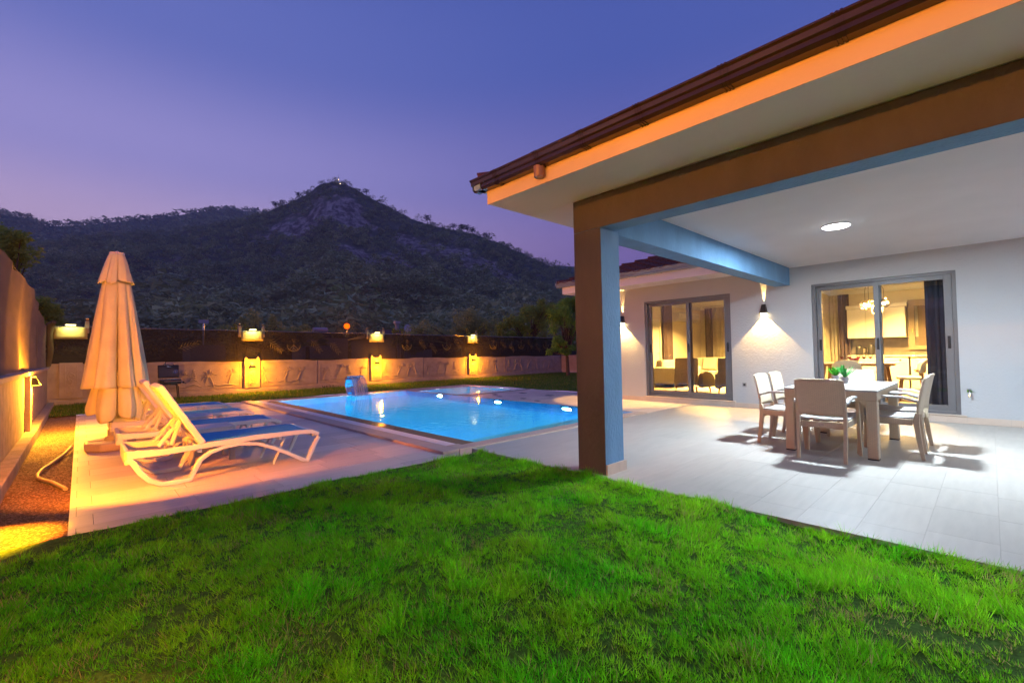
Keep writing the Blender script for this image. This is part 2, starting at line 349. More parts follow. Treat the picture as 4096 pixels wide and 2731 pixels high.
_mp = _m.nodes.new('ShaderNodeMapping'); _mp.inputs['Scale'].default_value = (1,1,.35); _m.links.new(_g.outputs['Position'], _mp.inputs[0]); _m.links.new(_mp.outputs[0], _n.inputs['Vector'])
_r = _m.nodes.new('ShaderNodeValToRGB'); _r.color_ramp.elements[0].position = .42; _r.color_ramp.elements[0].color = (.12,.09,.075,1); _r.color_ramp.elements[1].position = .60; _r.color_ramp.elements[1].color = (.52,.42,.35,1)
_m.links.new(_n.outputs['Fac'], _r.inputs[0]); _m.links.new(_r.outputs[0], _x.inputs[7]); _m.links.new(_x.outputs[2], _b.inputs['Base Color'])
def rockiness(th, r, seed=40):
    x = r*np.sin(np.radians(th)); y = r*np.cos(np.radians(th)); rr = 430 + 60*np.sin(np.radians(th-67)*3.0)
    t = (r-125)/(rr-125); band = np.exp(-((t-.80)/.16)**2)*np.exp(-((th-62)/14.)**2)
    crag = np.exp(-(((th-65.0)/1.5)**2 + ((t-.57)/.055)**2))
    return np.clip((fbm(x/26, y/26, 4, seed)-.47)*5*band*1.5 + crag*1.5*(fbm(x/9, y/9, 3, 77)+.25), 0, 1)
def hill_mesh(name, fn, t0, t1, r0, r1, nt_, nr, rock):
    th = np.linspace(t0, t1, nt_); rr = np.linspace(r0, r1, nr); T, RR = np.meshgrid(th, rr); Zz = fn(T, RR)
    V = np.stack([-RR*np.sin(np.radians(T)), RR*np.cos(np.radians(T)), Zz-.3], -1).reshape(-1, 3)
    i, j = np.meshgrid(np.arange(nt_-1), np.arange(nr-1)); a = (j*nt_+i).ravel()
    F = np.stack([a, a+nt_, a+nt_+1, a+1], -1)
    k = rockiness(T, RR).ravel() if rock else np.zeros(T.size)
    o = mesh_np(name, V, F, HILLM, cols=np.stack([k, k, k], -1), k=4)
    o.data.polygons.foreach_set('use_smooth', np.ones(len(F), bool)); return struct(o)
hill_mesh('hill', hill_main, 18, 136, 118, 640, 420, 200, True)
hill_mesh('hill', hill_back, 18, 136, 430, 1300, 300, 90, False)
FOREST = leafmat('pine_forest_leaf', (.08,.10,.05), trans=.15, attr='tint')
def forest(name, fn, n, t0, t1, r0, r1, size, tris, seed, label, rockfn=None, ridge=None, esz=.115):
    g_ = np.random.default_rng(seed)
    th = g_.uniform(t0, t1, n); r = np.sqrt(g_.uniform(r0*r0, r1*r1, n))
    x = r*np.sin(np.radians(th)); y = r*np.cos(np.radians(th))
    keep = g_.uniform(0, 1, n) > .12 + .25*(fbm(x/40, y/40, 3, seed) > .62)
    if rockfn is not None: keep &= rockfn(th, r) < g_.uniform(.05, .5, n)
    if ridge is not None:
        rr = 430 + 60*np.sin(np.radians(th-67)*3.0) if ridge == 'm' else 980.
        keep &= r < rr*1.015
    th, r = th[keep], r[keep]; n = len(th); z = fn(th, r)
    s = size*g_.lognormal(0, .28, n)
    if rockfn is not None:
        rr = 430 + 60*np.sin(np.radians(th-67)*3.0); t = (r-125)/(rr-125); s = s*np.clip(1.30-.72*t, .5, 1.3)
    c = np.stack([-r*np.sin(np.radians(th)), r*np.cos(np.radians(th)), z + s*.55], -1)
    # every crown: leaf-clump triangles on a lumpy dome
    d = g_.normal(size=(n, tris, 3)); d /= np.linalg.norm(d, axis=-1, keepdims=True); d[..., 2] = np.abs(d[..., 2])*1.15-.35
    rad = g_.uniform(.70, 1.0, (n, tris, 1))*(1+.22*np.sin(d[..., :1]*7+np.arange(n)[:, None, None])*np.cos(d[..., 1:2]*6)); p = c[:, None, :] + d*rad*s[:, None, None]*np.array([.62,.62,.60])
    e = g_.normal(size=(n, tris, 3, 3))*np.array([1,1,.55]); e *= (s[:, None, None, None]*esz)
    V = (p[:, :, None, :] + e).reshape(-1, 3); F = np.arange(len(V)).reshape(-1, 3)
    hue = g_.uniform(0, 1, n); br = g_.uniform(.6, 1.35, n)
    base = np.stack([.31+.17*hue, .37+.10*hue, .15+.04*hue], -1)*br[:, None]
    cl = np.repeat(base, tris*3, 0)*np.repeat(g_.uniform(.75, 1.25, n*tris), 3)[:, None]
    o = mesh_np(name, V, F, FOREST, cols=cl); tag(o, label, 'forest', kind='stuff'); return o
forest('pine_forest', hill_main, 15500, 30, 104, 215, 492, 4.6, 58, 5, 'dark pine forest covering the steep hill below the rocky peak', rockiness, 'm', .105)
forest('pine_forest', hill_main, 2600, 32, 102, 124, 220, 5.6, 210, 8, 'taller dark pines along the foot of the hill beyond the garden', rockiness, 'm', .062)
forest('ridge_forest', hill_back, 11000, 58, 110, 640, 985, 6.0, 18, 6, 'bluish forest on the long far ridge beside the peak', None, 'b', .2)
def ridge_pine(th, r, h, label):
    z = float(hill_main(np.array([th]), np.array([r]))[0])-.4; x, y = -r*math.sin(R(th)), r*math.cos(R(th))
    t = thing('pine_tree', label, 'tree', (x, y, z), group='lone pines on the ridge')
    MB().tube([(0,0,0),(.2,0,h*.5),(.1,.1,h)], [h*.03,h*.022,h*.008], 6).build('trunk', M('dark_bark', (.05,.04,.035), .9), t)
    g_ = np.random.default_rng(int(th*100)); n = 240
    c = np.stack([g_.normal(0, h*.22, n), g_.normal(0, h*.22, n), h*g_.choice([.55,.72,.9], n) + g_.normal(0, h*.05, n)], -1)
    e = g_.normal(size=(n, 3, 3))*h*.055; V = (c[:, None, :]+e).reshape(-1, 3)
    mesh_np('crown', V, np.arange(len(V)).reshape(-1, 3), FOREST, t, cols=np.full((len(V), 3), .05)*np.array([.9,1.1,.7]))
for th, h in ((56.8,8.0),(53.6,6.2),(52.6,6.6),(51.9,7),(51.2,6.2),(49.6,5.2),(73.9,6.5),(73.2,5.5),(71.5,6),(64.1,6.0)):
    ridge_pine(th, 430 + 60*math.sin(R(th-67)*3.0) - 2, h, 'lone dark pine standing up from the hill ridge line')
# mast with two small lamps on the peak
th, r = 67.2, 429.; zz = float(hill_main(np.array([th]), np.array([r]))[0])
t = thing('summit_mast', 'thin mast with two small lamps on the hill peak', 'mast', (-r*math.sin(R(th)), r*math.cos(R(th)), zz))
MB().tube([(0,0,-1),(0,0,7.5)], [.22,.10], 6).build('pole', M('mast_grey', (.2,.2,.22)), t)
for dz in (2.2,): MB().ball((.4,-.3,dz), .16, 8, 6).build('lamp', WARMW, t)
MB().ball((1.8,.5,-1.5), .13, 8, 6).build('lamp', WARMW, t)

# ---- paving -------------------------------------------------------------
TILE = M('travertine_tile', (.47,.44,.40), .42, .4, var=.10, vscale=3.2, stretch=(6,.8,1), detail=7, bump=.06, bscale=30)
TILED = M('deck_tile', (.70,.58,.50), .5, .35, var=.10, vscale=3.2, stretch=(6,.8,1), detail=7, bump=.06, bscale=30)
GROUTD = M('deck_grout', (.30,.25,.22), .9, .1, var=.1)
GROUT = M('grout', (.40,.37,.34), .9, .1, var=.1)
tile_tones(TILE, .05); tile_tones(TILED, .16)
def tilemesh(mat):
    m = MB(); a, b, c = .3285/2, .6585/2, .0008
    m.add([(-a,-b,-.006),(a,-b,-.006),(a,b,-.006),(-a,b,-.006),(-a,-b,-c),(a,-b,-c),(a,b,-c),(-a,b,-c),(-a+c,-b+c,0),(a-c,-b+c,0),(a-c,b-c,0),(-a+c,b-c,0)],
          [(0,1,5,4),(1,2,6,5),(2,3,7,6),(3,0,4,7),(4,5,9,8),(5,6,10,9),(6,7,11,10),(7,4,8,11),(8,9,10,11)])
    me = bpy.data.meshes.new('tile'); me.from_pydata(m.v, [], m.f); me.materials.append(mat); return me
def pave(parent, rects, me, gap=.0012):
    PX, PY = .3315, .662
    for x0, x1, y0, y1 in rects:
        i0 = math.floor((x0+.659)/PX); i1 = math.ceil((x1+.659)/PX)
        for i in range(i0, i1):
            a = max(x0, -.659+i*PX); b = min(x1, -.659+(i+1)*PX)
            if b-a < .04: continue
            off = 3.954 + (.096 if i % 2 else 0)
            for j in range(math.floor((y0-off)/PY), math.ceil((y1-off)/PY)):
                c = max(y0, off+j*PY); d = min(y1, off+(j+1)*PY)
                if d-c < .04: continue
                o = bpy.data.objects.new('tile', me); COL.objects.link(o); o.parent = parent
                o.location = ((a+b)/2, (c+d)/2, random.uniform(-.0003, .0003)); o.scale = ((b-a-gap)/.3285, (d-c-gap)/.6585, 1)
terrace = struct(MB().box(-4.638,3.2,3.66,9.93,-.2,-.0018).build('terrace_floor', GROUT))
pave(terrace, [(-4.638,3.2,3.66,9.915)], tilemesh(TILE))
# rounded corner slab by the column, where the lawn bites in
deckm = MB().box(-14.15,-4.45,-.06,3.2,-.2,-.005).box(-10.55,-4.645,8.0,9.93,-.2,-.0052).box(-10.55,-7.2,9.93,10.85,-.2,-.005)
deck = struct(deckm.build('pool_deck', GROUTD))
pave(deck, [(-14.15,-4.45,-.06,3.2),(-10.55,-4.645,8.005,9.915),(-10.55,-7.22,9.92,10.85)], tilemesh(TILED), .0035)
# ---- pool ---------------------------------------------------------------
PX0, PX1, PY0, PY1 = -13.5, -4.87, 3.9, 7.95
MOS, n, o_ = custom('blue_mosaic')
b_ = n.nodes.new('ShaderNodeBsdfPrincipled'); b_.inputs['Roughness'].default_value = .35
g_ = n.nodes.new('ShaderNodeNewGeometry'); br = n.nodes.new('ShaderNodeTexVoronoi'); br.inputs['Scale'].default_value = 3; n.links.new(g_.outputs['Position'], br.inputs['Vector'])
rp = n.nodes.new('ShaderNodeTexNoise'); rp.inputs['Scale'].default_value = 1.1; rp.inputs['Detail'].default_value = 5; n.links.new(g_.outputs['Position'], rp.inputs['Vector'])
x_ = n.nodes.new('ShaderNodeMix'); x_.data_type = 'RGBA'; x_.inputs[6].default_value = (.006,.44,.90,1); x_.inputs[7].default_value = (.02,.62,.97,1); n.links.new(rp.outputs['Fac'], x_.inputs[0]); n.links.new(x_.outputs[2], b_.inputs['Base Color']); n.links.new(b_.outputs[0], o_.inputs[0])
def basin(name, x0, x1, y0, y1, z, top):
    m = MB()
    V = [(x0,y0,z),(x1,y0,z),(x1,y1,z),(x0,y1,z),(x0,y0,top),(x1,y0,top),(x1,y1,top),(x0,y1,top)]
    m.add(V, [(0,1,2,3),(0,4,5,1),(1,5,6,2),(2,6,7,3),(3,7,4,0)])
    return struct(m.build(name, MOS))
pool = basin('pool_basin', PX0, PX1, PY0, PY1, -1.45, -.03)
MB().prism([(-1.5,-1.45),(-1.2,-1.45),(-1.2,-1.0),(-1.5,-1.0)], 'z', 0, 0) if 0 else None
# shallow bench along the near end
MB().box(-5.6, PX1-.002, PY0+.002, PY1-.002, -1.45, -.62).build('bench', M('aqua_mosaic', (.10,.55,.72), .4, var=.1), pool)
WATER, n, o_ = custom('pool_water')
gl = n.nodes.new('ShaderNodeBsdfGlass'); gl.inputs['IOR'].default_value = 1.33; gl.inputs['Roughness'].default_value = .0; gl.inputs['Color'].default_value = (.86,.97,1,1)
g_ = n.nodes.new('ShaderNodeNewGeometry'); t1 = n.nodes.new('ShaderNodeTexNoise'); t1.inputs['Scale'].default_value = 4.5; t1.inputs['Detail'].default_value = 3; t1.inputs['Distortion'].default_value = .6
n.links.new(g_.outputs['Position'], t1.inputs['Vector']); bp = n.nodes.new('ShaderNodeBump'); bp.inputs['Strength'].default_value = .16; bp.inputs['Distance'].default_value = .02
n.links.new(t1.outputs['Fac'], bp.inputs['Height']); n.links.new(bp.outputs[0], gl.inputs['Normal']); n.links.new(gl.outputs[0], o_.inputs[0])
def sheet(name, x0, x1, y0, y1, z, mat):
    return struct(MB().add([(x0,y0,z),(x1,y0,z),(x1,y1,z),(x0,y1,z)], [(0,1,2,3)]).build(name, mat))
sheet('pool_water', PX0+.001, PX1-.001, PY0+.0005, PY1-.001, .0105, WATER)
# overflow ledge, channel grate and raised coping on the lounger side
cop = struct(MB().box(PX0-.4, PX1, 3.635, PY0-.0005, -.3, .0115).build('overflow_ledge', M('ledge_stone', (.36,.28,.18), .12, .6, var=.15, vscale=6)))
L = -4.60; ncop = 16; cl = (L+14.15)/ncop
edge = struct(MB().box(-14.15, L, 3.203, 3.43, -.2, -.002).build('pool_edge', GROUT))
for i in range(ncop):
    MB().box(-14.15+i*cl+.003, -14.15+(i+1)*cl-.003, 3.195, 3.435, -.001, .035).build('coping_stone', TRAVP, edge, bevel=.006)
for i in range(8):
    a = 3.64+i*.5455
    MB().box(PX1+.002, -4.635, a, a+.542, -.15, .018).build('coping_stone', TRAVP, edge, bevel=.006)
MB().box(-4.9, -4.6, 3.44, 3.632, -.15, .033).build('coping_stone', TRAVP, edge, bevel=.006)
for i in range(12):
    a = 3.2+i*.6375
    MB().box(-14.15, PX0-.003, a+.002 if i else 3.44, a+.6355, -.15, .016).build('coping_stone', TRAVP, edge, bevel=.006)
for i in range(7):   # between main and children's pool, and round the latter
    a = PX0+i*.4215
    MB().box(a, a+.418, PY1+.002, 8.13, -.15, .016).build('coping_stone', TRAVP, edge, bevel=.005)
for i in range(9):
    a = PX1-.02-(i+1)*.63
    MB().box(a, a+.627, PY1+.002, 8.0, -.15, .014).build('coping_stone', TRAVP, edge, bevel=.005)
grate = thing('overflow_grate', 'white slatted overflow grate beside the lounger side of the pool', 'grate', (-9.4,3.53,0))
gm = MB(); xx = -14.0
GR = M('white_grate', (.80,.80,.82), .5, .3, var=.03)
for k, yy in enumerate((3.455, 3.48, 3.505, 3.53, 3.555, 3.58, 3.605)):
    MB().box(-13.98, -4.905, yy-.009, yy+.009, .002, .026).build('slat', GR, grate, world=True)
gm = MB().box(-13.98,-4.905,3.437,3.444,-.05,.024).box(-13.98,-4.905,3.618,3.63,-.05,.024)
for i in range(60): gm.box(-13.9+i*.15, -13.88+i*.15, 3.444, 3.618, -.02, .0)
gm.build('frame', GR, grate, world=True)
# children's pool
KX0, KX1, KY0, KY1 = -13.2, -10.95, 8.16, 10.45
kid = basin('children_pool_basin', KX0, KX1, KY0, KY1, -.42, -.005)
sheet('children_pool_water', KX0+.001, KX1-.001, KY0+.001, KY1-.001, .004, WATER)
ke = struct(MB().box(-13.5, KX0-.002, 8.135, 10.85, -.2, .012).build('children_pool_edge', TRAVP))
MB().box(KX1+.002, -10.553, 8.135, 10.85, -.2, .013).build('coping_stone', M('dark_ledge', (.30,.25,.20), .4, .4, var=.15), ke)
MB().box(KX0, KX1, KY1+.002, 10.85, -.2, .011).build('coping_stone', TRAVP, ke)
MB().box(KX0, KX1, 8.132, KY0-.002, -.2, .0105).build('coping_stone', TRAVP, ke)
MB().box(-10.86, -10.66, 8.2, 10.7, .0135, .021).build('grate', GR, ke)
MB().box(-13.1, -10.88, 10.52, 10.70, .0115, .019).build('grate', GR, ke)
# underwater lamps on the house side of the pool
for k, (lx, lz, pw) in enumerate(((-11.53,-.56,2900),(-8.90,-.57,2900),(-6.58,-.52,2900))):
    t = thing('pool_lamp', ['round underwater lamp near the children\'s pool end', 'round underwater lamp midway along the house side of the pool', 'round underwater lamp near the terrace column'][k], 'pool lamp', (lx, PY1, lz), group='lit lamps under the pool water')
    m = MB(); m.prism([(.135*math.cos(a*math.pi/10), .135*math.sin(a*math.pi/10)) for a in range(20)], 'y', -.03, -.001); m.build('rim', WPLAST, t)
    m = MB(); m.prism([(.07*math.cos(a*math.pi/10), .07*math.sin(a*math.pi/10)) for a in range(20)], 'y', -.036, -.031); m.build('lens', POOLL, t)
    light('AREA', 'bulb', (0,-.045,0), (.72,.94,1), pw, t, (0,-1,-.08), shape='DISK', size=.2)
t = thing('pool_lamp', 'small underwater lamp in the shallow children\'s pool', 'pool lamp', (KX1-.001, 9.3, -.2), group='lit lamps under the pool water')
m = MB(); m.prism([(.08*math.cos(a*math.pi/8), .08*math.sin(a*math.pi/8)) for a in range(16)], 'x', -.02, -.001); m.build('lens', POOLL, t)
light('AREA', 'bulb', (-.03,0,0), (.72,.94,1), 1900, t, (-1,0,-.05), shape='DISK', size=.12)
# drain covers in the paving between the pools and the house
for k, (dx, dy) in enumerate(((-9.745,9.67),(-8.607,9.59),(-10.2,8.95),(-9.9,8.7),(-9.55,8.55),(-8.6,8.55),(-7.9,8.35))):
    big = k < 2
    s = .075 if big else .05
    o = MB().box(dx-s*1.4, dx+s*1.4, dy-s, dy+s, -.004, .006).build('drain_cover', BLACK, bevel=.003)
    tag(o, 'dark drain cover set in paving near the back lawn, wider kind' if big else 'small dark drain cover set in paving beside the pool', 'drain cover', 'drain covers in the paving')

# ---- gravel bed, kerb, lawns -----------------------------------------------
GRAVM = M('gravel', (.13,.078,.055), .95, .15, var=.45, vscale=30, detail=8, bump=1.0, bscale=90)
def gravel_z(x, y): return -.02 + .03*(fbm(x*2.2, y*2.2, 3, 50)-.5)
gx = np.linspace(-14.6, -4.2, 210); gy = np.linspace(-.51, -.058, 14); X, Y = np.meshgrid(gx, gy)
V = np.stack([X, Y, gravel_z(X, Y)], -1).reshape(-1, 3); i, j = np.meshgrid(np.arange(209), np.arange(13)); a = (j*210+i).ravel()
struct(mesh_np('gravel_bed', V, np.stack([a, a+1, a+211, a+210], -1), GRAVM, k=4))
N = 15000; px = rng.uniform(-14.5, -4.25, N); py = rng.uniform(-.495, -.062, N); pz = gravel_z(px, py); sz = rng.uniform(.003, .011, N)
oct_ = np.array([(1,0,0),(-1,0,0),(0,1,0),(0,-1,0),(0,0,.7),(0,0,-.5)]); of = np.array([(0,2,4),(2,1,4),(1,3,4),(3,0,4)])
V = (np.stack([px, py, pz], -1)[:, None, :] + oct_[None]*sz[:, None, None]*rng.uniform(.6, 1.3, (N, 6, 1))).reshape(-1, 3)
F = (np.arange(N)[:, None, None]*6 + of[None]).reshape(-1, 3); c = rng.uniform(.6, 1.5, (N, 1))*np.array([.17,.11,.08])
GRAVP = leafmat('gravel_stone', (.2,.2,.2), trans=0, attr='tint')
tag(mesh_np('gravel', V, F, GRAVP, cols=np.repeat(c, 6, 0)), 'reddish brown gravel strip along the side wall', 'gravel', kind='stuff')
tag(MB().box(-17.45, 8.5, -.63, -.5, -.12, .12).build('kerb', CONCD, bevel=.012, seg=2), kind='structure')

LAWNM = M('lawn_thatch', (.075,.17,.025), .95, .1, var=.6, vscale=55, detail=8, bump=1.0, bscale=110)
def lawn_z(x, y): return .032*(np.exp(-np.abs(3.66-y)/.16) + np.exp(-np.abs(x+4.45)/.16)) - .045 + .085*(fbm(x*1.15+3, y*1.15, 3, 60)-.42) + .034*(fbm(x*4.2, y*4.2, 2, 61)-.5)
def lawn_patch(name, x0, x1, y0, y1, nx, ny, zf):
    gx = np.linspace(x0, x1, nx); gy = np.linspace(y0, y1, ny); X, Y = np.meshgrid(gx, gy)
    V = np.stack([X, Y, zf(X, Y)], -1).reshape(-1, 3); i, j = np.meshgrid(np.arange(nx-1), np.arange(ny-1)); a = (j*nx+i).ravel()
    o = mesh_np(name, V, np.stack([a, a+1, a+nx+1, a+nx], -1), LAWNM, k=4); o.data.polygons.foreach_set('use_smooth', np.ones(len(a), bool)); return struct(o)
lawn_patch('lawn', -4.448, 8.6, -.50, 3.658, 160, 60, lawn_z)
def far_z(x, y): return .01 + .05*(fbm(x*.9, y*.9, 3, 70)-.4)
lawn_patch('back_lawn', -17.5, -14.152, -.5, 20.4, 30, 120, far_z)
lawn_patch('back_lawn', -14.15, -6.0, 10.852, 20.4, 50, 60, far_z)
GRASS = leafmat('grass_blade', (.05,.2,.02), trans=.68, attr='tint')
def blades(name, label, P, h, w, col, lean=.45, seed=1):
    g_ = np.random.default_rng(seed); n = len(P); a = g_.uniform(0, 2*np.pi, n); b = g_.uniform(0, 2*np.pi, n)
    sd = np.stack([np.cos(a), np.sin(a), np.zeros(n)], -1)*(w*.5)[:, None]
    ln = np.stack([np.cos(b), np.sin(b), np.zeros(n)], -1)*(h*g_.uniform(.1, 1, n)*lean)[:, None]
    upv = np.stack([np.zeros(n), np.zeros(n), h], -1)
    p0 = P-sd; p1 = P+sd; mid = P + upv*.55 + ln*.35; m0 = mid-sd*.8; m1 = mid+sd*.8; tp = P + upv*g_.uniform(.8, 1, n)[:, None] + ln
    V = np.stack([p0, p1, m0, m1, tp], 1).reshape(-1, 3); o = (np.arange(n)*5)[:, None]
    F = np.concatenate([o+np.array([[0,1,3]]), o+np.array([[0,3,2]]), o+np.array([[2,3,4]])], 1).reshape(-1, 3)
    cc = np.repeat(col, 5, 0); shade = np.tile(np.array([.55,.55,.95,.95,1.15]), n)[:, None]
    ob = mesh_np(name, V, F, GRASS, cols=cc*(.9+.1*shade)); tag(ob, label, 'grass', kind='stuff'); return ob
def front_grass():
    # tufts: blades splay out of a common root, so the turf is lumpy with dark gaps between
    nt1, nt2, per = 46000, 3000, 14
    tx = np.concatenate([rng.uniform(-4.47, 1.6, nt1), rng.uniform(1.6, 8.4, nt2)]); ty = rng.uniform(-.49, 3.72, nt1+nt2)
    ex = -4.47 + .05*fbm(ty*3, ty*0+2, 3, 81); ey = 3.63 + .08*fbm(tx*2.5, tx*0, 3, 82)
    keep = (tx > ex) & (ty < ey) & ~((tx < -2.60) & (tx > -3.02) & (ty > 3.70)) & ~((ty < -.06) & (tx < -4.25))
    worn = np.exp(-((ty-(2.72+.10*np.sin(tx*2)))/.17)**2)*np.clip((tx+.75)/.5, 0, 1)*np.clip(fbm(tx*3, ty*3, 3, 97)*2-.2, 0, 1)
    keep &= rng.uniform(0, 1, len(tx)) > worn*.85
    hollow = np.clip((.40-fbm(tx*8.5, ty*8.5, 2, 94))*6, 0, .55)
    keep &= rng.uniform(0, 1, len(tx)) > hollow
    tx, ty, worn = tx[keep], ty[keep], worn[keep]; n = len(tx)
    big = fbm(tx*1.9, ty*1.9, 3, 90); mid = fbm(tx*5.5, ty*5.5, 2, 93)
    lush = np.clip(big*2.0-.50, 0, 1)*.5 + np.clip(mid*2.2-.62, 0, 1)*.5
    th_ = (.018 + .072*lush)*rng.lognormal(0, .25, n)*(1-.55*worn)*(1+.25*np.clip(1-(3.65-ty)/.25, 0, 1))
    hue = np.clip(fbm(tx*2.4, ty*2.4, 3, 98)*1.5-.25 + rng.normal(0, .16, n), 0, 1)[:, None]
    tc_ = (np.array([.13,.78,.015])*(1-hue) + np.array([.48,.88,.03])*hue)*rng.uniform(.65, 1.12, (n, 1))*(.90+.35*lush)[:, None]
    dryp = .06 + .45*np.clip((fbm(tx*4.2, ty*4.2, 3, 95)-.55)*5, 0, 1) + .5*worn
    N = n*per; ti = np.repeat(np.arange(n), per); a = rng.uniform(0, 2*np.pi, N); rr = np.abs(rng.normal(0, .014, N))
    x = tx[ti] + np.cos(a)*rr; y = ty[ti] + np.sin(a)*rr; P = np.stack([x, y, lawn_z(x, y)-.004], -1)
    h = th_[ti]*rng.uniform(.45, 1.25, N); w = rng.uniform(.0030, .0062, N)
    wind = fbm(x*1.3, y*1.3, 2, 99)*12.6
    ln = np.stack([np.cos(a)*.65+np.cos(wind)*.28, np.sin(a)*.65+np.sin(wind)*.28, np.zeros(N)], -1)*(h*rng.uniform(.2, 1.25, N))[:, None]
    col = tc_[ti]*rng.uniform(.7, 1.25, (N, 1)); dry = rng.uniform(0, 1, N) < dryp[ti]; col[dry] = np.array([.62,.52,.20])*rng.uniform(.45, 1.1, (dry.sum(), 1))
    b_ = rng.uniform(0, 2*np.pi, N); sd = np.stack([np.cos(b_), np.sin(b_), np.zeros(N)], -1)*(w*.5)[:, None]; upv = np.stack([np.zeros(N), np.zeros(N), h], -1)
    tp = P + upv*rng.uniform(.75, 1, N)[:, None] + ln
    V = np.stack([P-sd, P+sd, tp], 1).reshape(-1, 3); F = np.arange(N*3).reshape(-1, 3)
    tag(mesh_np('lawn_grass', V, F, GRASS, cols=np.repeat(col, 3, 0)), 'thick tufted green lawn grass in front of the terrace', 'grass', kind='stuff')
front_grass()
def back_grass():
    n = 50000; x = rng.uniform(-17.35, -14.1, n); y = rng.uniform(-.5, 20.3, n)
    m = 30000; x = np.concatenate([x, rng.uniform(-14.2, -6.2, m)]); y = np.concatenate([y, rng.uniform(10.83, 20.3, m)]); n += m
    hole = (x > -7.3) & (y < 16.2); x, y = x[~hole], y[~hole]; n = len(x)
    P = np.stack([x, y, far_z(x, y)-.003], -1); h = rng.uniform(.03, .10, n)*(.6+.8*fbm(x*2, y*2, 3, 91)); w = rng.uniform(.007, .013, n)
    pal = np.array([(.11,.26,.03),(.15,.29,.04),(.07,.18,.02),(.34,.30,.10)]); col = pal[rng.choice(4, n, p=[.35,.3,.2,.15])]*rng.uniform(.7, 1.2, (n, 1))
    blades('back_lawn_grass', 'shorter lawn grass between the pool and the relief wall', P, h, w, col, lean=.6, seed=4)
back_grass()
# ================================================================== HOUSE
H = thing('house', 'single-storey white house with roofed terrace, steel blue column and brown gutters', 'house', (-2.8, 9.93, 0))
def hp(m, name, mat, parent=None, **k):
    o = m.build(name, mat, parent or H, world=(parent is None), **k); return o
WY = 9.933; WT = 10.13; ZC = 2.756; ZS = 2.781
LX0, LX1, KX_0, KX_1, DZ0, DZ1 = -5.770, -3.754, -2.286, -.343, .117, 2.391
m = MB()
for a in ((-7.2,LX0,0,2.9),(LX1,KX_0,0,2.9),(KX_1,6.,0,2.9)): m.box(a[0], a[1], WY, WT, a[2], a[3])
for a in ((LX0,LX1),(KX_0,KX_1)):
    m.box(a[0], a[1], WY, WT, DZ1, 2.9); m.box(a[0], a[1], WY+.001, WT, -.1, DZ0-.012)
hp(m, 'front_wall', WHITE)
hp(MB().box(-7.2,-7.0,WT,16.0,0,2.9).box(-7.0,6.,15.8,16.0,0,2.9).box(5.8,6.,WT,15.8,0,2.9), 'outer_wall', WHITE)
# column and beams (steel blue; column and front beam turn brown outside)
hp(MB().box(-2.971,-2.633,3.741,4.065,-.1,2.449), 'column', BLUEP, bevel=.008)
hp(MB().box(-2.971,4.0,3.741,3.985,2.449,ZS-.001), 'front_beam', BLUEP, bevel=.006)
hp(MB().box(-2.898,-2.6335,4.064,WY-.001,2.42,ZS-.001).box(-2.898,-2.6335,3.986,4.064,2.4495,ZS-.001), 'side_beam', BLUEP, bevel=.006)
hp(MB().box(3.66,4.0,3.742,4.066,-.1,2.449), 'column', BLUEP, bevel=.008)
hp(MB().box(-2.632,-2.614,3.7425,4.084,-.1,.10).box(-2.96,-2.632,4.0655,4.084,-.1,.10), 'column_plinth', TRAV, bevel=.003)
def brown_outside(o):
    o.data.materials.append(TAUPE)
    for p in o.data.polygons:
        if p.normal.y < -.5 or p.normal.x < -.5: p.material_index = 1
for o in list(bpy.data.objects):
    if o.parent == H and o.name.split('.')[0] in ('column', 'front_beam'): brown_outside(o)
# terrace ceiling, soffits and fascias
hp(MB().box(-2.6325,4.0,3.986,WY-.001,ZC,2.90), 'terrace_ceiling', CEIL)
hp(MB().box(-3.596,4.6,3.108,3.7405,ZS,2.948).box(-3.596,-2.899,3.7406,WY-.002,ZS,2.948), 'soffit', CEIL, bevel=.004)
hp(MB().box(-3.60,4.6,3.100,3.1075,ZS-.003,2.95), 'fascia', LITFASC)
hp(MB().box(-7.808,-3.598,9.30,WY-.001,2.745,2.93).box(-7.808,-7.201,9.934,16.6,2.745,2.93), 'soffit', CEIL, bevel=.004)
# gutters
prof = [(0,-.02),(0,-.105),(-.075,-.105),(-.10,-.085),(-.098,-.055),(-.118,-.045),(-.122,-.012),(-.14,.0),(-.14,.012),(-.118,.008),(-.10,-.02)]
def gutter_x(x0, x1, y, z, mat): return MB().prism([(y+a, z+b) for a, b in prof], 'x', x0, x1)
def gutter_y(y0, y1, x, z, mat): return MB().prism([(x+a, z+b) for a, b in prof], 'y', y0, y1)
gt = hp(gutter_x(-3.73, 4.7, 3.107, 3.025, GUT), 'gutter', GUT)
for bx in (-3.36,-2.79,-2.28,-1.75,-1.13,-.52,.1,.72,1.4):
    b = MB()
    for dx in (-.022,.0,.022):
        b.prism([(3.107+a*1.06+.002, 3.025+c*1.05) for a, c in prof], 'x', bx+dx-.006, bx+dx+.006)
    b.build('bracket', GUT, gt)
MB().lathe([(.045,0),(.048,.01),(.052,.10)], 16, (-2.81,3.055,2.825)).build('outlet', M('copper_brown', (.30,.17,.11), .35, .5), gt, smooth=True)
hp(gutter_y(3.0, 9.28, -3.5965, 3.025, GUT), 'side_gutter', M('skylit_gutter', (.25,.42,.52), .5, .4))  # blue skylight on its underside put into the colour
g2 = hp(gutter_x(-7.95, -3.75, 9.299, 3.025, GUTB), 'rear_gutter', GUTB)
for bx in (-7.55,-6.9,-6.25,-5.6,-4.95,-4.3):
    MB().prism([(9.299+a*1.06+.002, 3.025+c*1.05) for a, c in prof], 'x', bx-.014, bx+.014).build('bracket', GUTB, g2)
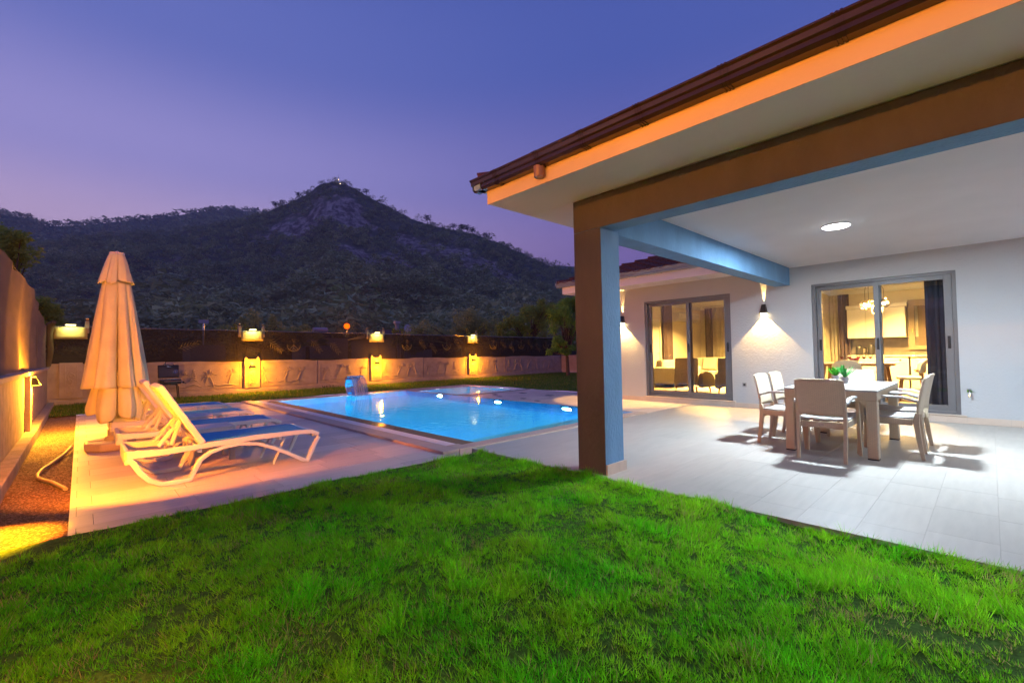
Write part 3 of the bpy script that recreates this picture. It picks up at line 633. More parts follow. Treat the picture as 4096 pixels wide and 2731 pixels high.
# roofs: hipped, tiled
SL = .34
def zf(y): return 2.99 + (y-3.02)*SL
r1 = hp(MB().add([(-3.70,3.02,2.955),(4.75,3.02,2.955),(4.75,8.0,zf(8.0)),(1.28,8.0,zf(8.0)),(-3.70,12.98,2.955),(4.75,12.98,2.955)], [(0,1,2,3),(0,3,4),(4,3,2,5),(0,4,5,1)]), 'roof', ROOFT)
r2_ = hp(MB().add([(-7.92,9.2,2.97),(-3.75,9.2,2.97),(-1.0,12.9,2.97+3.7*SL),(-4.22,12.9,2.97+3.7*SL),(-7.92,16.6,2.97),(-1.0,16.6,2.97)], [(0,1,2,3),(0,3,4),(4,3,2,5),(0,4,5,2,1)]), 'roof', ROOFT)
def tile_me(w=.30, l=.40):
    m = MB(); n = 6
    V = []; 
    for e, dz in ((0,.028),(l,.0)):
        for k in range(n+1):
            a = k/n; V.append((a*w-w/2, e, dz + .032*math.sin(math.pi*a*1.0)**1.5))
    F = [(k, k+1, n+2+k, n+1+k) for k in range(n)]
    m.add(V, F); m.add([(p[0], p[1], p[2]-.018) for p in V[:n+1]] + V[:n+1], [(k, k+1, n+2+k, n+1+k) for k in range(n)])
    me = bpy.data.meshes.new('roof_tile'); me.from_pydata(m.v, [], m.f); me.materials.append(ROOFT); return me
TM = tile_me(); ang = math.atan(SL)
def lay(parent, x0, x1, y0, z0, rows, hipx):
    for j in range(rows):
        y = y0 + j*.33; lo = hipx + (y-y0)*1.0
        k = 0; x = x0
        while x < x1:
            if x > lo - .05:
                o = bpy.data.objects.new('roof_tile', TM); COL.objects.link(o); o.parent = parent
                o.location = (x+random.uniform(-.006,.006), y-.03, z0 + (y-y0)*SL + .012 + random.uniform(0,.006)); o.rotation_euler = (ang, 0, random.uniform(-.02,.02))
            x += .30
lay(r2_, -7.75, -3.7, 9.2, 2.98, 8, -7.92)
lay(r1, -3.55, 4.5, 3.10, 2.945, 2, -3.70)
def hip_tiles(parent, x, y, z, n, dx, dy):
    for k in range(n):
        m = MB(); L_ = .42; d = Vector((dx, dy, SL)).normalized(); sd = Vector((dy, -dx, 0)).normalized(); upv = sd.cross(d).normalized()
        if upv.z < 0: upv = -upv
        V = []
        for e, rr in ((0,.115),(L_,.085)):
            for q in range(9):
                a = math.pi*q/8; V.append(Vector((x,y,z)) + d*(k*.36+e) + sd*math.cos(a)*rr + upv*(math.sin(a)*rr*.9 + .02 + (.03 if e == 0 else 0)))
        m.add(V, [(q, q+1, 10+q, 9+q) for q in range(8)]); m.add([V[q] for q in range(9)], [tuple(range(9))])
        m.build('hip_tile', ROOFT, parent, smooth=True)
hip_tiles(r1, -3.66, 3.06, 2.965, 7, 1, 1)
hip_tiles(r2_, -7.90, 9.22, 2.965, 12, 1, 1)
# skirting of travertine slips, door sills
def slips(y, x0, x1, step, z1, name='skirting'):
    x = x0
    sk = hp(MB().box(x0, x1, y-.002, WY-.0005, .002, z1-.004), name, GROUT)
    while x < x1-.01:
        MB().box(x+.001, min(x+step, x1)-.001, y-.012, y-.0025, .001, z1).build('stone_slip', TRAV, sk); x += step
slips(WY-.004, -7.2, LX0-.06, .46, .10); slips(WY-.004, LX1+.06, KX_0-.06, .46, .10); slips(WY-.004, KX_1+.06, 3.3, .46, .10)
for a, b in ((LX0,LX1),(KX_0,KX_1)):
    hp(MB().box(a-.06, b+.06, WY-.035, WT, DZ0-.011, DZ0+.008), 'door_sill', TRAV, bevel=.004); slips(WY-.008, a-.06, b+.06, .46, DZ0-.012, 'sill_riser')
# sliding doors
def sliding(x0, x1, xm, handles):
    d = hp(MB().box(x0, x0+.06, WY+.03, WY+.14, DZ0+.008, DZ1).box(x1-.05, x1, WY+.03, WY+.14, DZ0+.008, DZ1).box(x0+.06, x1-.05, WY+.03, WY+.14, DZ1-.05, DZ1).box(x0+.06, x1-.05, WY+.03, WY+.14, DZ0+.008, DZ0+.05), 'sliding_door', ALU, bevel=.004)
    def leaf(a, b, y):
        MB().box(a, a+.075, y, y+.045, DZ0+.052, DZ1-.052).box(b-.095, b, y, y+.045, DZ0+.052, DZ1-.052).box(a+.075, b-.095, y, y+.045, DZ1-.125, DZ1-.052).box(a+.075, b-.095, y, y+.045, DZ0+.052, DZ0+.145).build('leaf_frame', ALU, d, bevel=.003)
        MB().box(a+.07, b-.09, y+.018, y+.026, DZ0+.14, DZ1-.12).build('pane', GLASS, d)
    leaf(x0+.062, xm+.05, WY+.092); leaf(xm-.05, x1-.052, WY+.040)
    for hx, hy in handles:
        MB().box(hx-.018, hx+.018, hy-.006, hy, 1.16, 1.36).box(hx-.010, hx+.010, hy-.035, hy-.022, 1.19, 1.33).box(hx-.01,hx+.01,hy-.035,hy,1.19,1.205).box(hx-.01,hx+.01,hy-.035,hy,1.315,1.33).build('handle', BLACK, d, bevel=.003)
    return d
sliding(LX0, LX1, -4.69, ((-5.665,WY+.092),(-4.70,WY+.040),(-3.84,WY+.040)))
sliding(KX_0, KX_1, -1.325, ((-2.18,WY+.092),(-1.335,WY+.040),(-.447,WY+.040)))

# ---- rooms behind the glass ---------------------------------------------
IZ = .118; IC = 2.70
hp(MB().box(-7.0,-3.15,WT,15.8,IC,IC+.1).box(-3.0,3.6,WT,14.62,IC,IC+.1), 'interior_ceiling', CEIL)
hp(MB().box(-7.0,-3.15,WT,15.8,-.1,IZ).box(-3.0,3.6,WT,14.62,-.1,IZ), 'interior_floor', M('oak_floor', (.50,.40,.28), .35, .4, var=.2, vscale=2, stretch=(8,1,1)))
hp(MB().box(-3.15,-3.0,WT,15.8,0,2.9).box(-3.0,3.6,14.62,14.8,0,2.9).box(3.6,3.8,WT,14.62,0,2.9).box(-6.999,-6.985,WT,15.8,IZ,IC).box(-6.985,-3.152,15.785,15.799,IZ,IC), 'interior_wall', IVORY)
def cornice(x0, x1, y0, y1):
    m = MB(); z = IC
    m.prism([(y1-.13,z-.001),(y1-.001,z-.001),(y1-.001,z-.12),(y1-.03,z-.12)], 'x', x0, x1)
    m.prism([(x0+.13,z-.001),(x0+.001,z-.001),(x0+.001,z-.12),(x0+.03,z-.12)], 'y', y0, y1)
    hp(m, 'cornice', CEIL)
cornice(-6.985,-3.152,WT,15.785); cornice(-3.0,3.6,WT,14.62)
hp(MB().box(-6.98,-3.2,WT+.02,WT+.25,IC-.09,IC-.005), 'curtain_rail', CEIL)
def curtain(name, label, mat, p0, p1, z0, z1, folds, amp=.035, group=None):
    a = Vector(p0); b = Vector(p1); d = (b-a); nrm = Vector((-d.y, d.x)).normalized()
    def fn(u, v):
        ph = u*folds*2*math.pi; q = a + d*u + nrm*(amp*math.sin(ph) + amp*.35*math.sin(ph*2.3+1))*(.55+.45*(1-v))
        return (q.x, q.y, z0 + (z1-z0)*v)
    o = MB().grid(fn, folds*10, 6).build(name, mat, smooth=True); return tag(o, label, 'curtain', group)
curtain('curtain', 'dark plum curtain beside the garden door in the living room', DCURT, (-6.90,13.0), (-6.90,13.55), IZ+.02, 2.62, 5)
curtain('curtain', 'narrow dark plum curtain at the living room window', DCURT, (-6.78,15.66), (-6.52,15.66), .75, 2.62, 3)
curtain('sheer_curtain', 'pale sheer curtain with broad folds at the living room window', SHEER, (-6.50,15.68), (-4.6,15.68), .70, 2.64, 12, .04)
curtain('curtain', 'dark blue grey curtain drawn behind the kitchen door edge', M('navy_curtain', (.05,.05,.075), .9, .1, var=.1), (-.74,10.30), (-.42,10.30), IZ+.01, 2.66, 4, .03)
curtain('curtain', 'tall dark plum curtain beside the kitchen wall cabinets', DCURT, (-2.74,14.46), (-2.50,14.46), IZ+.02, 2.58, 3, .03)
curtain('sheer_curtain', 'pale sheer curtain over the kitchen garden door', SHEER, (-2.97,14.50), (-2.72,14.50), IZ+.02, 2.58, 3, .03)
curtain('sheer_curtain', 'pale sheer curtain along the kitchen side wall', SHEER, (-2.95,13.2), (-2.95,14.45), IZ+.02, 2.6, 9, .03)
# inner door seen edge-on in the living room
t = thing('inner_door', 'white inner door in the living room side wall', 'door', (-6.97,12.1,IZ)); t.location = (-6.97,12.35,IZ)
MB().box(-.005,.04,-.42,.42,0,2.05).build('leaf', CABW, t, bevel=.004); MB().box(-.01,.055,-.50,-.425,0,2.12).box(-.01,.055,.425,.50,0,2.12).box(-.01,.055,-.5,.5,2.06,2.13).build('frame', IVORY, t)
MB().tube([(.04,.33,1.0),(.09,.33,1.0),(.09,.22,1.0)], .01, 6).build('handle', BRASS, t)
# split air conditioner
t = thing('air_conditioner', 'white split air conditioner high on the living room wall', 'air conditioner', (-6.98,14.5,2.28))
MB().prism([(0,-.15),(0,.15),(.17,.15),(.21,.08),(.20,-.06),(.13,-.15)], 'y', -.72, .72).build('body', CABW, t, bevel=.012)
MB().box(.10,.19,-.66,.66,-.142,-.125).build('flap', WPLAST, t)
# living room seats
def armchair(label, x, y, rz, w=.62):
    t = thing('armchair', label, 'armchair', (x,y,IZ), rz, group='upholstered armchairs facing into the living room')
    MB().prism([(-.34,.22),(-.30,.88),(-.24,.90),(-.16,.86),(-.18,.42),(-.1,.22)], 'x', -w/2, w/2).build('backrest', UPHG, t, bevel=.03, seg=3)
    MB().box(-w/2+.02, w/2-.02, -.15, .38, .20, .42).build('seat', UPHG, t, bevel=.04, seg=3)
    for s in (-1, 1):
        MB().prism([(-.20,.16),(-.18,.50),(-.05,.56),(.14,.55),(.30,.46),(.38,.30),(.40,.16)], 'x', s*(w/2+.05)-.06, s*(w/2+.05)+.06).build('armrest', UPHG, t, bevel=.03, seg=3)
        for q in (-.26, .30): MB().tube([(s*(w/2-.02),q,.19),(s*(w/2),q*1.08,0)], [.028,.016], 8).build('leg', WOOD, t)
    return t
armchair('grey flecked armchair with curved arms in front of the white sofa', -5.28, 11.35, R(-8), .60)
armchair('grey flecked armchair standing close to the door edge', -4.22, 11.30, R(6), .58)
t = thing('sofa', 'cream sofa with plaited cushion in the living room', 'sofa', (-6.05,14.9,IZ), 0)
MB().box(-.85,.75,-.45,.35,.10,.42).build('seat', UPHW, t, bevel=.05, seg=3); MB().prism([(.12,.40),(.18,.82),(.36,.84),(.38,.1),(.2,.1)], 'x', -.85, .75).build('backrest', UPHW, t, bevel=.05, seg=3)
for s in (-1, 1): MB().box(s*.88-.1, s*.88+.1, -.45, .38, .1, .60).build('armrest', UPHW, t, bevel=.05, seg=3)
MB().obox((-.28,.02,.62), (.46,.16,.42), Matrix.Rotation(R(-18), 3, 'X')).build('cushion', weave('plaited_cushion', (.74,.66,.50), .9, 18., 26.), t, bevel=.06, seg=3)
for s in (-1,1): MB().box(s*.7-.03, s*.7+.03, -.4,-.34,0,.1).build('leg', WOOD, t)
t = thing('sofa', 'cream sofa end beside the living room side wall', 'sofa', (-6.55,13.1,IZ), R(90))
MB().box(-.55,.55,-.42,.30,.10,.42).build('seat', UPHW, t, bevel=.05, seg=3); MB().box(-.55,.55,.16,.40,.38,.80).build('backrest', UPHW, t, bevel=.06, seg=3)
for s in (-1, 1): MB().box(s*.62-.1, s*.62+.1, -.42, .38, .1, .60).build('armrest', UPHW, t, bevel=.05, seg=3)
tag(MB().box(-6.3,-3.7,11.6,14.2,IZ+.002,IZ+.012).build('rug', M('cream_rug', (.55,.48,.36), .95, .05, var=.3, vscale=8)), 'cream rug on the living room floor', 'rug')
# lamps of the rooms
t = thing('ceiling_lamp', 'round ceiling lamp in the living room', 'ceiling lamp', (-5.1,12.9,IC))
MB().lathe([(.20,-.05),(.22,-.03),(.22,-.001)], 24).build('shade', EM('living_diffuser', (1,.80,.45), 7), t, smooth=True)
light('AREA', 'bulb', (0,0,-.06), (1,.57,.14), 520, t, (0,0,-1), shape='DISK', size=.4, spread=R(138))
t = thing('ceiling_lamp', 'flat round ceiling lamp in the kitchen', 'ceiling lamp', (-1.45,12.75,IC))
MB().lathe([(.17,-.03),(.18,-.02),(.18,-.001)], 24).build('shade', EM('kitchen_diffuser', (1,.93,.8), 12), t, smooth=True)
light('AREA', 'bulb', (0,0,-.05), (1,.57,.14), 420, t, (0,0,-1), shape='DISK', size=.34, spread=R(132))
t = thing('pendant_lamp', 'pendant lamp of clear glass globes with warm bulbs over the kitchen table', 'pendant lamp', (-1.72,12.05,IC), 0)
MB().lathe([(.10,-.03),(.11,-.001)], 20).build('canopy', BRASS, t, smooth=True)
for gx_, gy_, gz_ in ((-.03,.05,-.61),(.23,-.02,-.60),(.10,.10,-.60),(.13,-.10,-.74),(-.10,.12,-.60)):
    MB().tube([(gx_*.4,gy_*.4,-.02),(gx_,gy_,-.30),(gx_,gy_,gz_+.10)], .004, 5).build('cord', BLACK, t)
    gb = MB().ball((gx_,gy_,gz_), .095, 20, 14).build('globe', CLEAR, t, smooth=True)
    MB().ball((gx_,gy_,gz_), .03, 10, 8).build('bulb', WARMW, gb, smooth=True)
    MB().tube([(gx_+.1*math.cos(a*math.pi/12), gy_, gz_+.1*math.sin(a*math.pi/12)) for a in range(25)], .004, 5).build('ring', BRASS, gb)
light('POINT', 'glow', (.07,.02,-.66), (1,.60,.16), 75, t, shadow_soft_size=.12)
# kitchen
t = thing('wall_cabinet', 'row of glossy cream wall cabinets over the marble splashback', 'cabinet', (-1.95,14.45,1.43))
for k, (a, b) in enumerate(((-.57,-.19),(-.19,.19),(.19,.57))): MB().box(a+.002, b-.002, -.17, .165, 0, .73).build('door', CABW, t, bevel=.003)
MB().box(-.59,.60,-.18,.165,.735,.83).build('cornice', CABW, t, bevel=.004)
t = thing('base_cabinet', 'glossy cream kitchen base cabinets with pale counter', 'cabinet', (-1.3,14.3,IZ))
MB().box(-1.2,1.9,-.26,.30,.84,.88).build('counter', M('pale_counter', (.75,.68,.55), .3, .5, var=.05), t, bevel=.004)
for k, (a, b) in enumerate(((-1.2,-.62),(-.62,-.03),(0,.55),(.55,1.2),(1.2,1.9))): MB().box(a+.003, b-.003, -.23, .28, .10, .835).build('door', CABW, t, bevel=.003)
MB().box(-1.2,1.9,-.19,.28,0,.095).build('plinth', CABW, t)
t2 = MB().box(-.60,-.05,-.242,-.231,.70,.82).build('dishwasher_panel', CABW, t, bevel=.003); MB().box(-.20,-.16,-.246,-.243,.74,.78).build('display', BLACK, t2)
tag(MB().box(-2.52,-.2,14.605,14.618,1.0,1.43).build('splashback', MARB), 'brown marble splashback above the kitchen counter', 'splashback')
t = thing('kitchen_window', 'grey framed kitchen window with closed pleated blind', 'window', (-.9,14.6,1.12))
MB().box(-.46,.7,-.05,.015,0,.10).box(-.46,.7,-.05,.015,1.06,1.20).box(-.46,-.34,-.05,.015,.10,1.06).box(.58,.7,-.05,.015,.1,1.06).build('frame', M('taupe_frame', (.35,.28,.20), .5, .4), t, bevel=.004)
MB().box(-.34,.58,-.03,-.02,.10,1.06).build('pane', GLASS, t)
bl = M('blind_slat', (.26,.20,.15), .8, .1)
for k in range(38): MB().prism([(-.055,.0),(-.047,.012),(-.055,.024),(-.049,.024),(-.041,.012),(-.049,0)], 'x', -.28, .55).build('slat', bl, t, loc=(0,0,.12+k*.0245))
MB().tube([(-.38,-.06,.52),(-.38,-.085,.52),(-.38,-.085,.42)], .012, 6).build('handle', BRASS, t)
t = thing('kitchen_tap', 'chrome tap at the kitchen sink', 'tap', (-.95,14.42,IZ+.88))
MB().lathe([(.03,0),(.03,.06),(.018,.07),(.018,.26)], 12).build('stem', CHROME, t, smooth=True); MB().tube([(0,0,.26),(0,-.03,.31),(0,-.10,.315),(0,-.17,.30)], .014, 8).build('spout', CHROME, t, smooth=True); MB().tube([(.03,0,.05),(.10,-.01,.06)], .014, 8).build('lever', CHROME, t)
for k, (x, rr, h, lab) in enumerate(((-2.30,.075,.22,'dark kettle on the kitchen counter by the curtain'),(-2.06,.07,.26,'taller dark jar with steel lid on the kitchen counter'),(-1.88,.065,.20,'shorter dark jar with steel lid on the kitchen counter'))):
    t = thing(('kettle','jar','jar')[k], lab, ('kettle','jar','jar')[k], (x,14.38,IZ+.881)); MB().lathe([(rr*.9,0),(rr,.02),(rr,h*.8),(rr*.8,h)], 16).build('body', M('dark_enamel', (.05,.05,.06), .3, .5), t, smooth=True)
    MB().lathe([(rr*.8,h),(rr*.4,h+.015),(.014,h+.02),(.014,h+.04)], 12).build('lid', STEEL, t, smooth=True)
    if k == 0: MB().tube([(rr,0,h*.85),(rr+.06,0,h*.8),(rr+.06,0,h*.3),(rr,0,h*.15)], .012, 6).build('handle', BLACKM, t)
# dining group indoors
t = thing('dining_table', 'pale stone dining table on wooden legs in the kitchen', 'table', (-2.02,12.1,IZ))
MB().box(-.70,.70,-.42,.42,.735,.755).build('tabletop', M('pale_stone_top', (.70,.62,.50), .3, .5, var=.06), t, bevel=.005); MB().box(-.64,.64,-.36,.36,.69,.733).build('apron', WOOD, t)
for sx in (-1,1):
    for sy in (-1,1): MB().tube([(sx*.5,sy*.26,.70),(sx*.58,sy*.33,0)], [.04,.024], 8).build('leg', WOOD, t)
def shell_chair(label, x, y, rz):
    t = thing('shell_chair', label, 'chair', (x,y,IZ), rz, group='shell chairs round the indoor dining table')
    def fn(u, v):
        a = (u-.5)*2.0; return (.30*math.sin(a)*(1-.08*v), -.22*math.cos(a)-.04*v+.02, .56+.27*v*(1-.35*(abs(u-.5)*2)**3) - .0)
    MB().grid(fn, 16, 5).build('backrest', UPHW, t, smooth=True, solid=.035)
    MB().lathe([(.20,.42),(.235,.44),(.235,.47),(.20,.485)], 20).build('seat', UPHW, t, smooth=True)
    MB().tube([(.22*math.sin(a), -.22*math.cos(a)+.03, .60) for a in [(-1.1+k*.22) for k in range(11)]], .016, 6).build('back_rail', WOOD, t)
    for sx in (-1,1):
        MB().tube([(sx*.17,-.15,.62),(sx*.19,-.16,.43),(sx*.22,-.22,0)], [.016,.022,.013], 8).build('leg', WOOD, t); MB().tube([(sx*.16,.14,.43),(sx*.20,.19,0)], [.02,.013], 8).build('leg', WOOD, t)
    return t
shell_chair('cream shell chair with its back turned to the glass door', -2.02, 11.38, R(0))
shell_chair('cream shell chair at the table end by the dishwasher', -1.12, 12.1, R(100))
shell_chair('cream shell chair at the table end by the sheer curtain', -2.80, 11.75, R(-70))
WINE = M('red_wine', (.16,.012,.02), .15, .5)
for k, (x, y) in enumerate(((-2.22,11.92),(-2.12,12.1),(-1.95,12.05),(-1.84,11.95),(-1.76,12.12),(-1.62,11.98))):
    t = thing('wine_glass', 'stemmed glass of red wine on the indoor dining table', 'wine glass', (x,y,IZ+.756), group='wine glasses on the indoor table')
    MB().lathe([(.032,0),(.032,.003),(.004,.008),(.004,.075),(.026,.095),(.038,.12),(.036,.15),(.030,.172)], 14).build('bowl', CLEAR, t, smooth=True)
    MB().lathe([(.004,.082),(.024,.097),(.034,.118),(.034,.128)], 12).build('wine', WINE, t, smooth=True)
t = thing('fruit_bowl', 'bowl of dark red fruit on the indoor dining table', 'bowl', (-2.0,11.9,IZ+.756))
MB().lathe([(.04,0),(.05,.005),(.10,.05),(.105,.055)], 18).build('dish', CABW, t, smooth=True)
for a in range(6): MB().ball((.05*math.cos(a*1.05),.05*math.sin(a*1.05),.075), .035, 8, 6).build('fruit', WINE, t, smooth=True)
# ---- lamps and fittings on the house ------------------------------------
def updown(name, label, loc, yaw_, col, pw_up, pw_dn, ang_up, ang_dn, w=.115, h=.18, group=None, face=WARMW, mat=None, off=.055):
    """wedge wall lamp throwing light up and down; local -Y points off the wall"""
    t = thing(name, label, 'wall lamp', loc, yaw_, group)
    a, b = w*.30, w*.52
    m = MB(); V = []
    for z, hw, dp in ((h/2,a,.055),(-h/2,b,.105)): V += [(-hw,0,z),(hw,0,z),(hw,-dp,z),(-hw,-dp,z)]
    m.add(V, [(0,1,2,3),(7,6,5,4),(0,4,5,1),(1,5,6,2),(2,6,7,3),(3,7,4,0)]); m.build('body', mat or BLACKM, t, bevel=.003)
    MB().box(-b*.75, b*.75, -.088, -.012, -h/2-.006, -h/2-.001).build('lens', face, t)
    light('SPOT', 'downlight', (0,-off,-h/2-.012), col, pw_dn, t, (0,0,-1), spot_size=R(ang_dn), spot_blend=.12, shadow_soft_size=.012)
    light('SPOT', 'uplight', (0,-.016,h/2+.010), col, pw_up, t, (0,.02,1), spot_size=R(ang_up), spot_blend=.10, shadow_soft_size=.006)
    return t
WCOL = (1,.58,.18)
updown('wall_lamp', 'dark wedge wall lamp between the two sliding doors', (-3.098,WY,2.005), 0, WCOL, 150, 250, 19, 88, group='up-and-down lamps on the house wall', off=.06)
updown('wall_lamp', 'dark wedge wall lamp by the house corner next to the living room door', (-6.372,WY,2.003), 0, WCOL, 150, 250, 19, 88, group='up-and-down lamps on the house wall', off=.06)
t = thing('ceiling_lamp', 'round white lamp glowing on the terrace ceiling', 'ceiling lamp', (-1.299,6.918,ZC))
MB().lathe([(.146,-.02),(.15,-.012),(.15,-.001)], 32).build('rim', WPLAST, t, smooth=True); MB().lathe([(.05,-.036),(.10,-.033),(.135,-.027),(.145,-.0205)], 32).build('diffuser', COOLW, t, smooth=True)
light('AREA', 'bulb', (0,0,-.045), (.74,.89,1.0), 200, t, (0,0,-1), shape='DISK', size=.26)
t = thing('ceiling_lamp', 'added unseen round lamp on the terrace ceiling, past the kitchen door', 'ceiling lamp', (3.3,6.918,ZC))  # added lamp out of view, evens out and brightens the terrace
MB().lathe([(.146,-.02),(.15,-.012),(.15,-.001)], 32).build('rim', WPLAST, t, smooth=True); MB().lathe([(.05,-.036),(.10,-.033),(.135,-.027),(.145,-.0205)], 32).build('diffuser', COOLW, t, smooth=True)
light('AREA', 'bulb', (0,0,-.045), (.72,.88,1.0), 150, t, (0,0,-1), shape='DISK', size=.26)
t = thing('power_socket', 'grey round-hole power socket low on the wall by the living room door', 'socket', (-3.515,WY,.476))
MB().box(-.042,.042,-.012,-.0005,-.045,.045).build('plate', M('socket_grey', (.28,.28,.30), .4, .4), t, bevel=.004); MB().prism([(.024*math.cos(a*math.pi/8), .024*math.sin(a*math.pi/8)) for a in range(16)], 'y', -.016, -.0125).build('hole', BLACK, t)
t = thing('garden_tap', 'small chrome tap low on the white wall beside the kitchen door', 'tap', (-.245,WY,.50))
MB().prism([(.028*math.cos(a*math.pi/8), .028*math.sin(a*math.pi/8)) for a in range(16)], 'y', -.012, -.0005).build('flange', CHROME, t, smooth=True)
MB().tube([(0,0,0),(0,-.06,0),(0,-.085,-.03),(0,-.085,-.07)], .012, 8).build('spout', CHROME, t, smooth=True); MB().tube([(-.03,-.05,.035),(.03,-.05,.035)], .010, 8).build('lever', CHROME, t); MB().tube([(0,-.05,0),(0,-.05,.035)], .006, 6).build('stem', CHROME, t)
# ================================================================== GARDEN WALLS
OCOL = (1,.31,.004); ECOL = (1,.29,.006)
# ---- side wall with brown shade net ---------------------------------------
sw = thing('side_wall', 'rough grey side wall with coping along the gravel strip', 'garden wall', (-8,-.7,0))
LAMPX = (-10.62,-4.75,-1.8,1.15,4.1)  # in-between lamps opposite column and past table are added to light the eaves
x = -17.3; k = 0
while x < 8.4:
    w = 2.9
    MB().box(x+.003, min(x+w, 8.5)-.003, -.76, -.632, -.1, .985).build('wall_panel', CONCD, sw, world=True, bevel=.006)
    MB().box(x+.002, min(x+w, 8.5)-.002, -.80, -.585, .987, 1.052).build('coping', CONC, sw, world=True, bevel=.01)
    x += w
for px_ in LAMPX:
    MB().box(px_-.17, px_+.17, -.632, -.565, .121, .984).build('pilaster', CONC, sw, world=True, bevel=.008)
NETB = netting('brown_shade_net', (.34,.27,.19), .26, 1.0, .45)
def top_left(x): return float(np.interp(x, [-17.5,-16.3,-14,-11.3,-8.4,-6.9,8], [2.15,2.30,2.52,2.62,2.56,2.50,2.45]))
sn = thing('shade_net', 'tall brown shade net sagging above the rough side wall', 'shade net', (-8,-.66,1.05))
def fn(u, v):
    xx = -17.4 + 25.8*u; z = 1.06 + (top_left(xx)-1.06 - .035*abs(math.sin(u*25*math.pi)))*v
    return (xx, -.665 + .018*math.sin(u*90+v*3) + .02*math.sin(u*31+2)*v - .03*math.sin(v*math.pi), z)
MB().grid(fn, 260, 14).build('fabric', NETB, sn, world=True, smooth=True)
MB().tube([(-17.4+25.8*i/60, -.70, top_left(-17.4+25.8*i/60)) for i in range(61)], .008, 5).build('wire', BLACK, sn, world=True)
for px_ in (-17.4,-14.5,-11.6,-8.7,-5.8,-2.9,0,2.9,5.8,8.3):
    MB().tube([(px_,-.72,1.0),(px_,-.72,top_left(px_)+.01)], .022, 8).build('post', M('dark_post', (.06,.055,.05), .6), sn, world=True)
# gathered end of the net at the corner
MB().tube([(-17.38,-.62,1.08),(-17.36,-.58,1.5),(-17.34,-.60,1.95),(-17.3,-.58,2.2),(-17.15,-.5,2.26)], [.05,.075,.06,.09,.05], 9).build('gathered_end', netting('net_bundle', (.12,.11,.08), .0), sn, world=True, smooth=True)
SLAB = ('ribbed up-and-down lamp on the side wall pilaster beside the umbrella', 'ribbed up-and-down lamp on the side wall where gravel meets lawn', 'added unseen lamp on the side wall opposite the terrace column', 'ribbed up-and-down lamp on the side wall opposite the garden table', 'added unseen lamp on the side wall past the garden table')
for k, px_ in enumerate(LAMPX):
    t = updown('side_wall_lamp', SLAB[k], (px_,-.565,.90), math.pi, OCOL, (95,60,760,760,760)[k], (110,760,40,40,40)[k], (26,26,130,130,130)[k], (95,60,95,95,95)[k], w=.14, h=.12, group='orange lamps along the side wall', face=ORANGE, mat=BLACKM, off=.075)
    MB().box(-.03,.03,-.05,-.02,.065,.075).build('top_lens', ORANGE, t)
    for c_ in kids(t):
        if c_.type == 'LIGHT' and c_.name.startswith('downlight') and k == 1: c_.data.spot_blend = .7
    if k == 1: light('SPOT', 'spill', (.02,-.16,-.02), (1,.245,.003), 400, t, (.80,-.60,-.06), spot_size=R(112), spot_blend=.4, shadow_soft_size=.04)
    else: light('POINT', 'spill', (0,-.20,-.02), (1,.36,.016), (430,0,34,24,18)[k], t, shadow_soft_size=.04)
# added unseen floodlights on poles outside the side wall, lighting the eaves orange
for k, px_ in enumerate((-4.05,-1.7,1.2,4.1)):
    t = thing('added_floodlight', ('added unseen floodlight for the eaves, at the gravel end','added unseen floodlight for the eaves, opposite the column','added unseen floodlight for the eaves, opposite the table','added unseen floodlight for the eaves, past the table')[k], 'floodlight', (px_,-1.05,-.12), group='added floodlights outside the side wall')
    MB().lathe([(.05,0),(.035,3.25)], 10).build('pole', M('galvanised', (.35,.36,.37), .5, .4, metal=.7), t, smooth=True)
    MB().box(-.13,.13,.05,.16,3.16,3.36).box(-.03,.03,-.03,.06,3.2,3.3).build('head', BLACKM, t, bevel=.01); MB().box(-.11,.11,.161,.166,3.18,3.34).build('lens', ORANGE, t); MB().box(-.40,.40,.05,.62,3.178,3.186).build('visor', BLACKM, t)  # visor added to keep the light off lawn and terrace
    light('SPOT', 'bulb', (0,.20,3.262), ECOL, (150,195,195,195)[k], t, (0,1,.15), spot_size=R(100), spot_blend=.5, shadow_soft_size=.02)
    if k == 1:
        MB().lathe([(.05,0),(.06,.10)], 12, (-.22,.1,3.0)).build('spot_head', BLACKM, t, smooth=True); MB().tube([(0,0,3.05),(-.22,.1,3.08)], .015, 6).build('spot_arm', BLACKM, t)
        light('SPOT', 'column_spot', (-.24,.16,2.97), ECOL, 330, t, (-.9,4.6,-1.75), spot_size=R(30), spot_blend=.6, shadow_soft_size=.03)  # added second spot, only to warm the column front

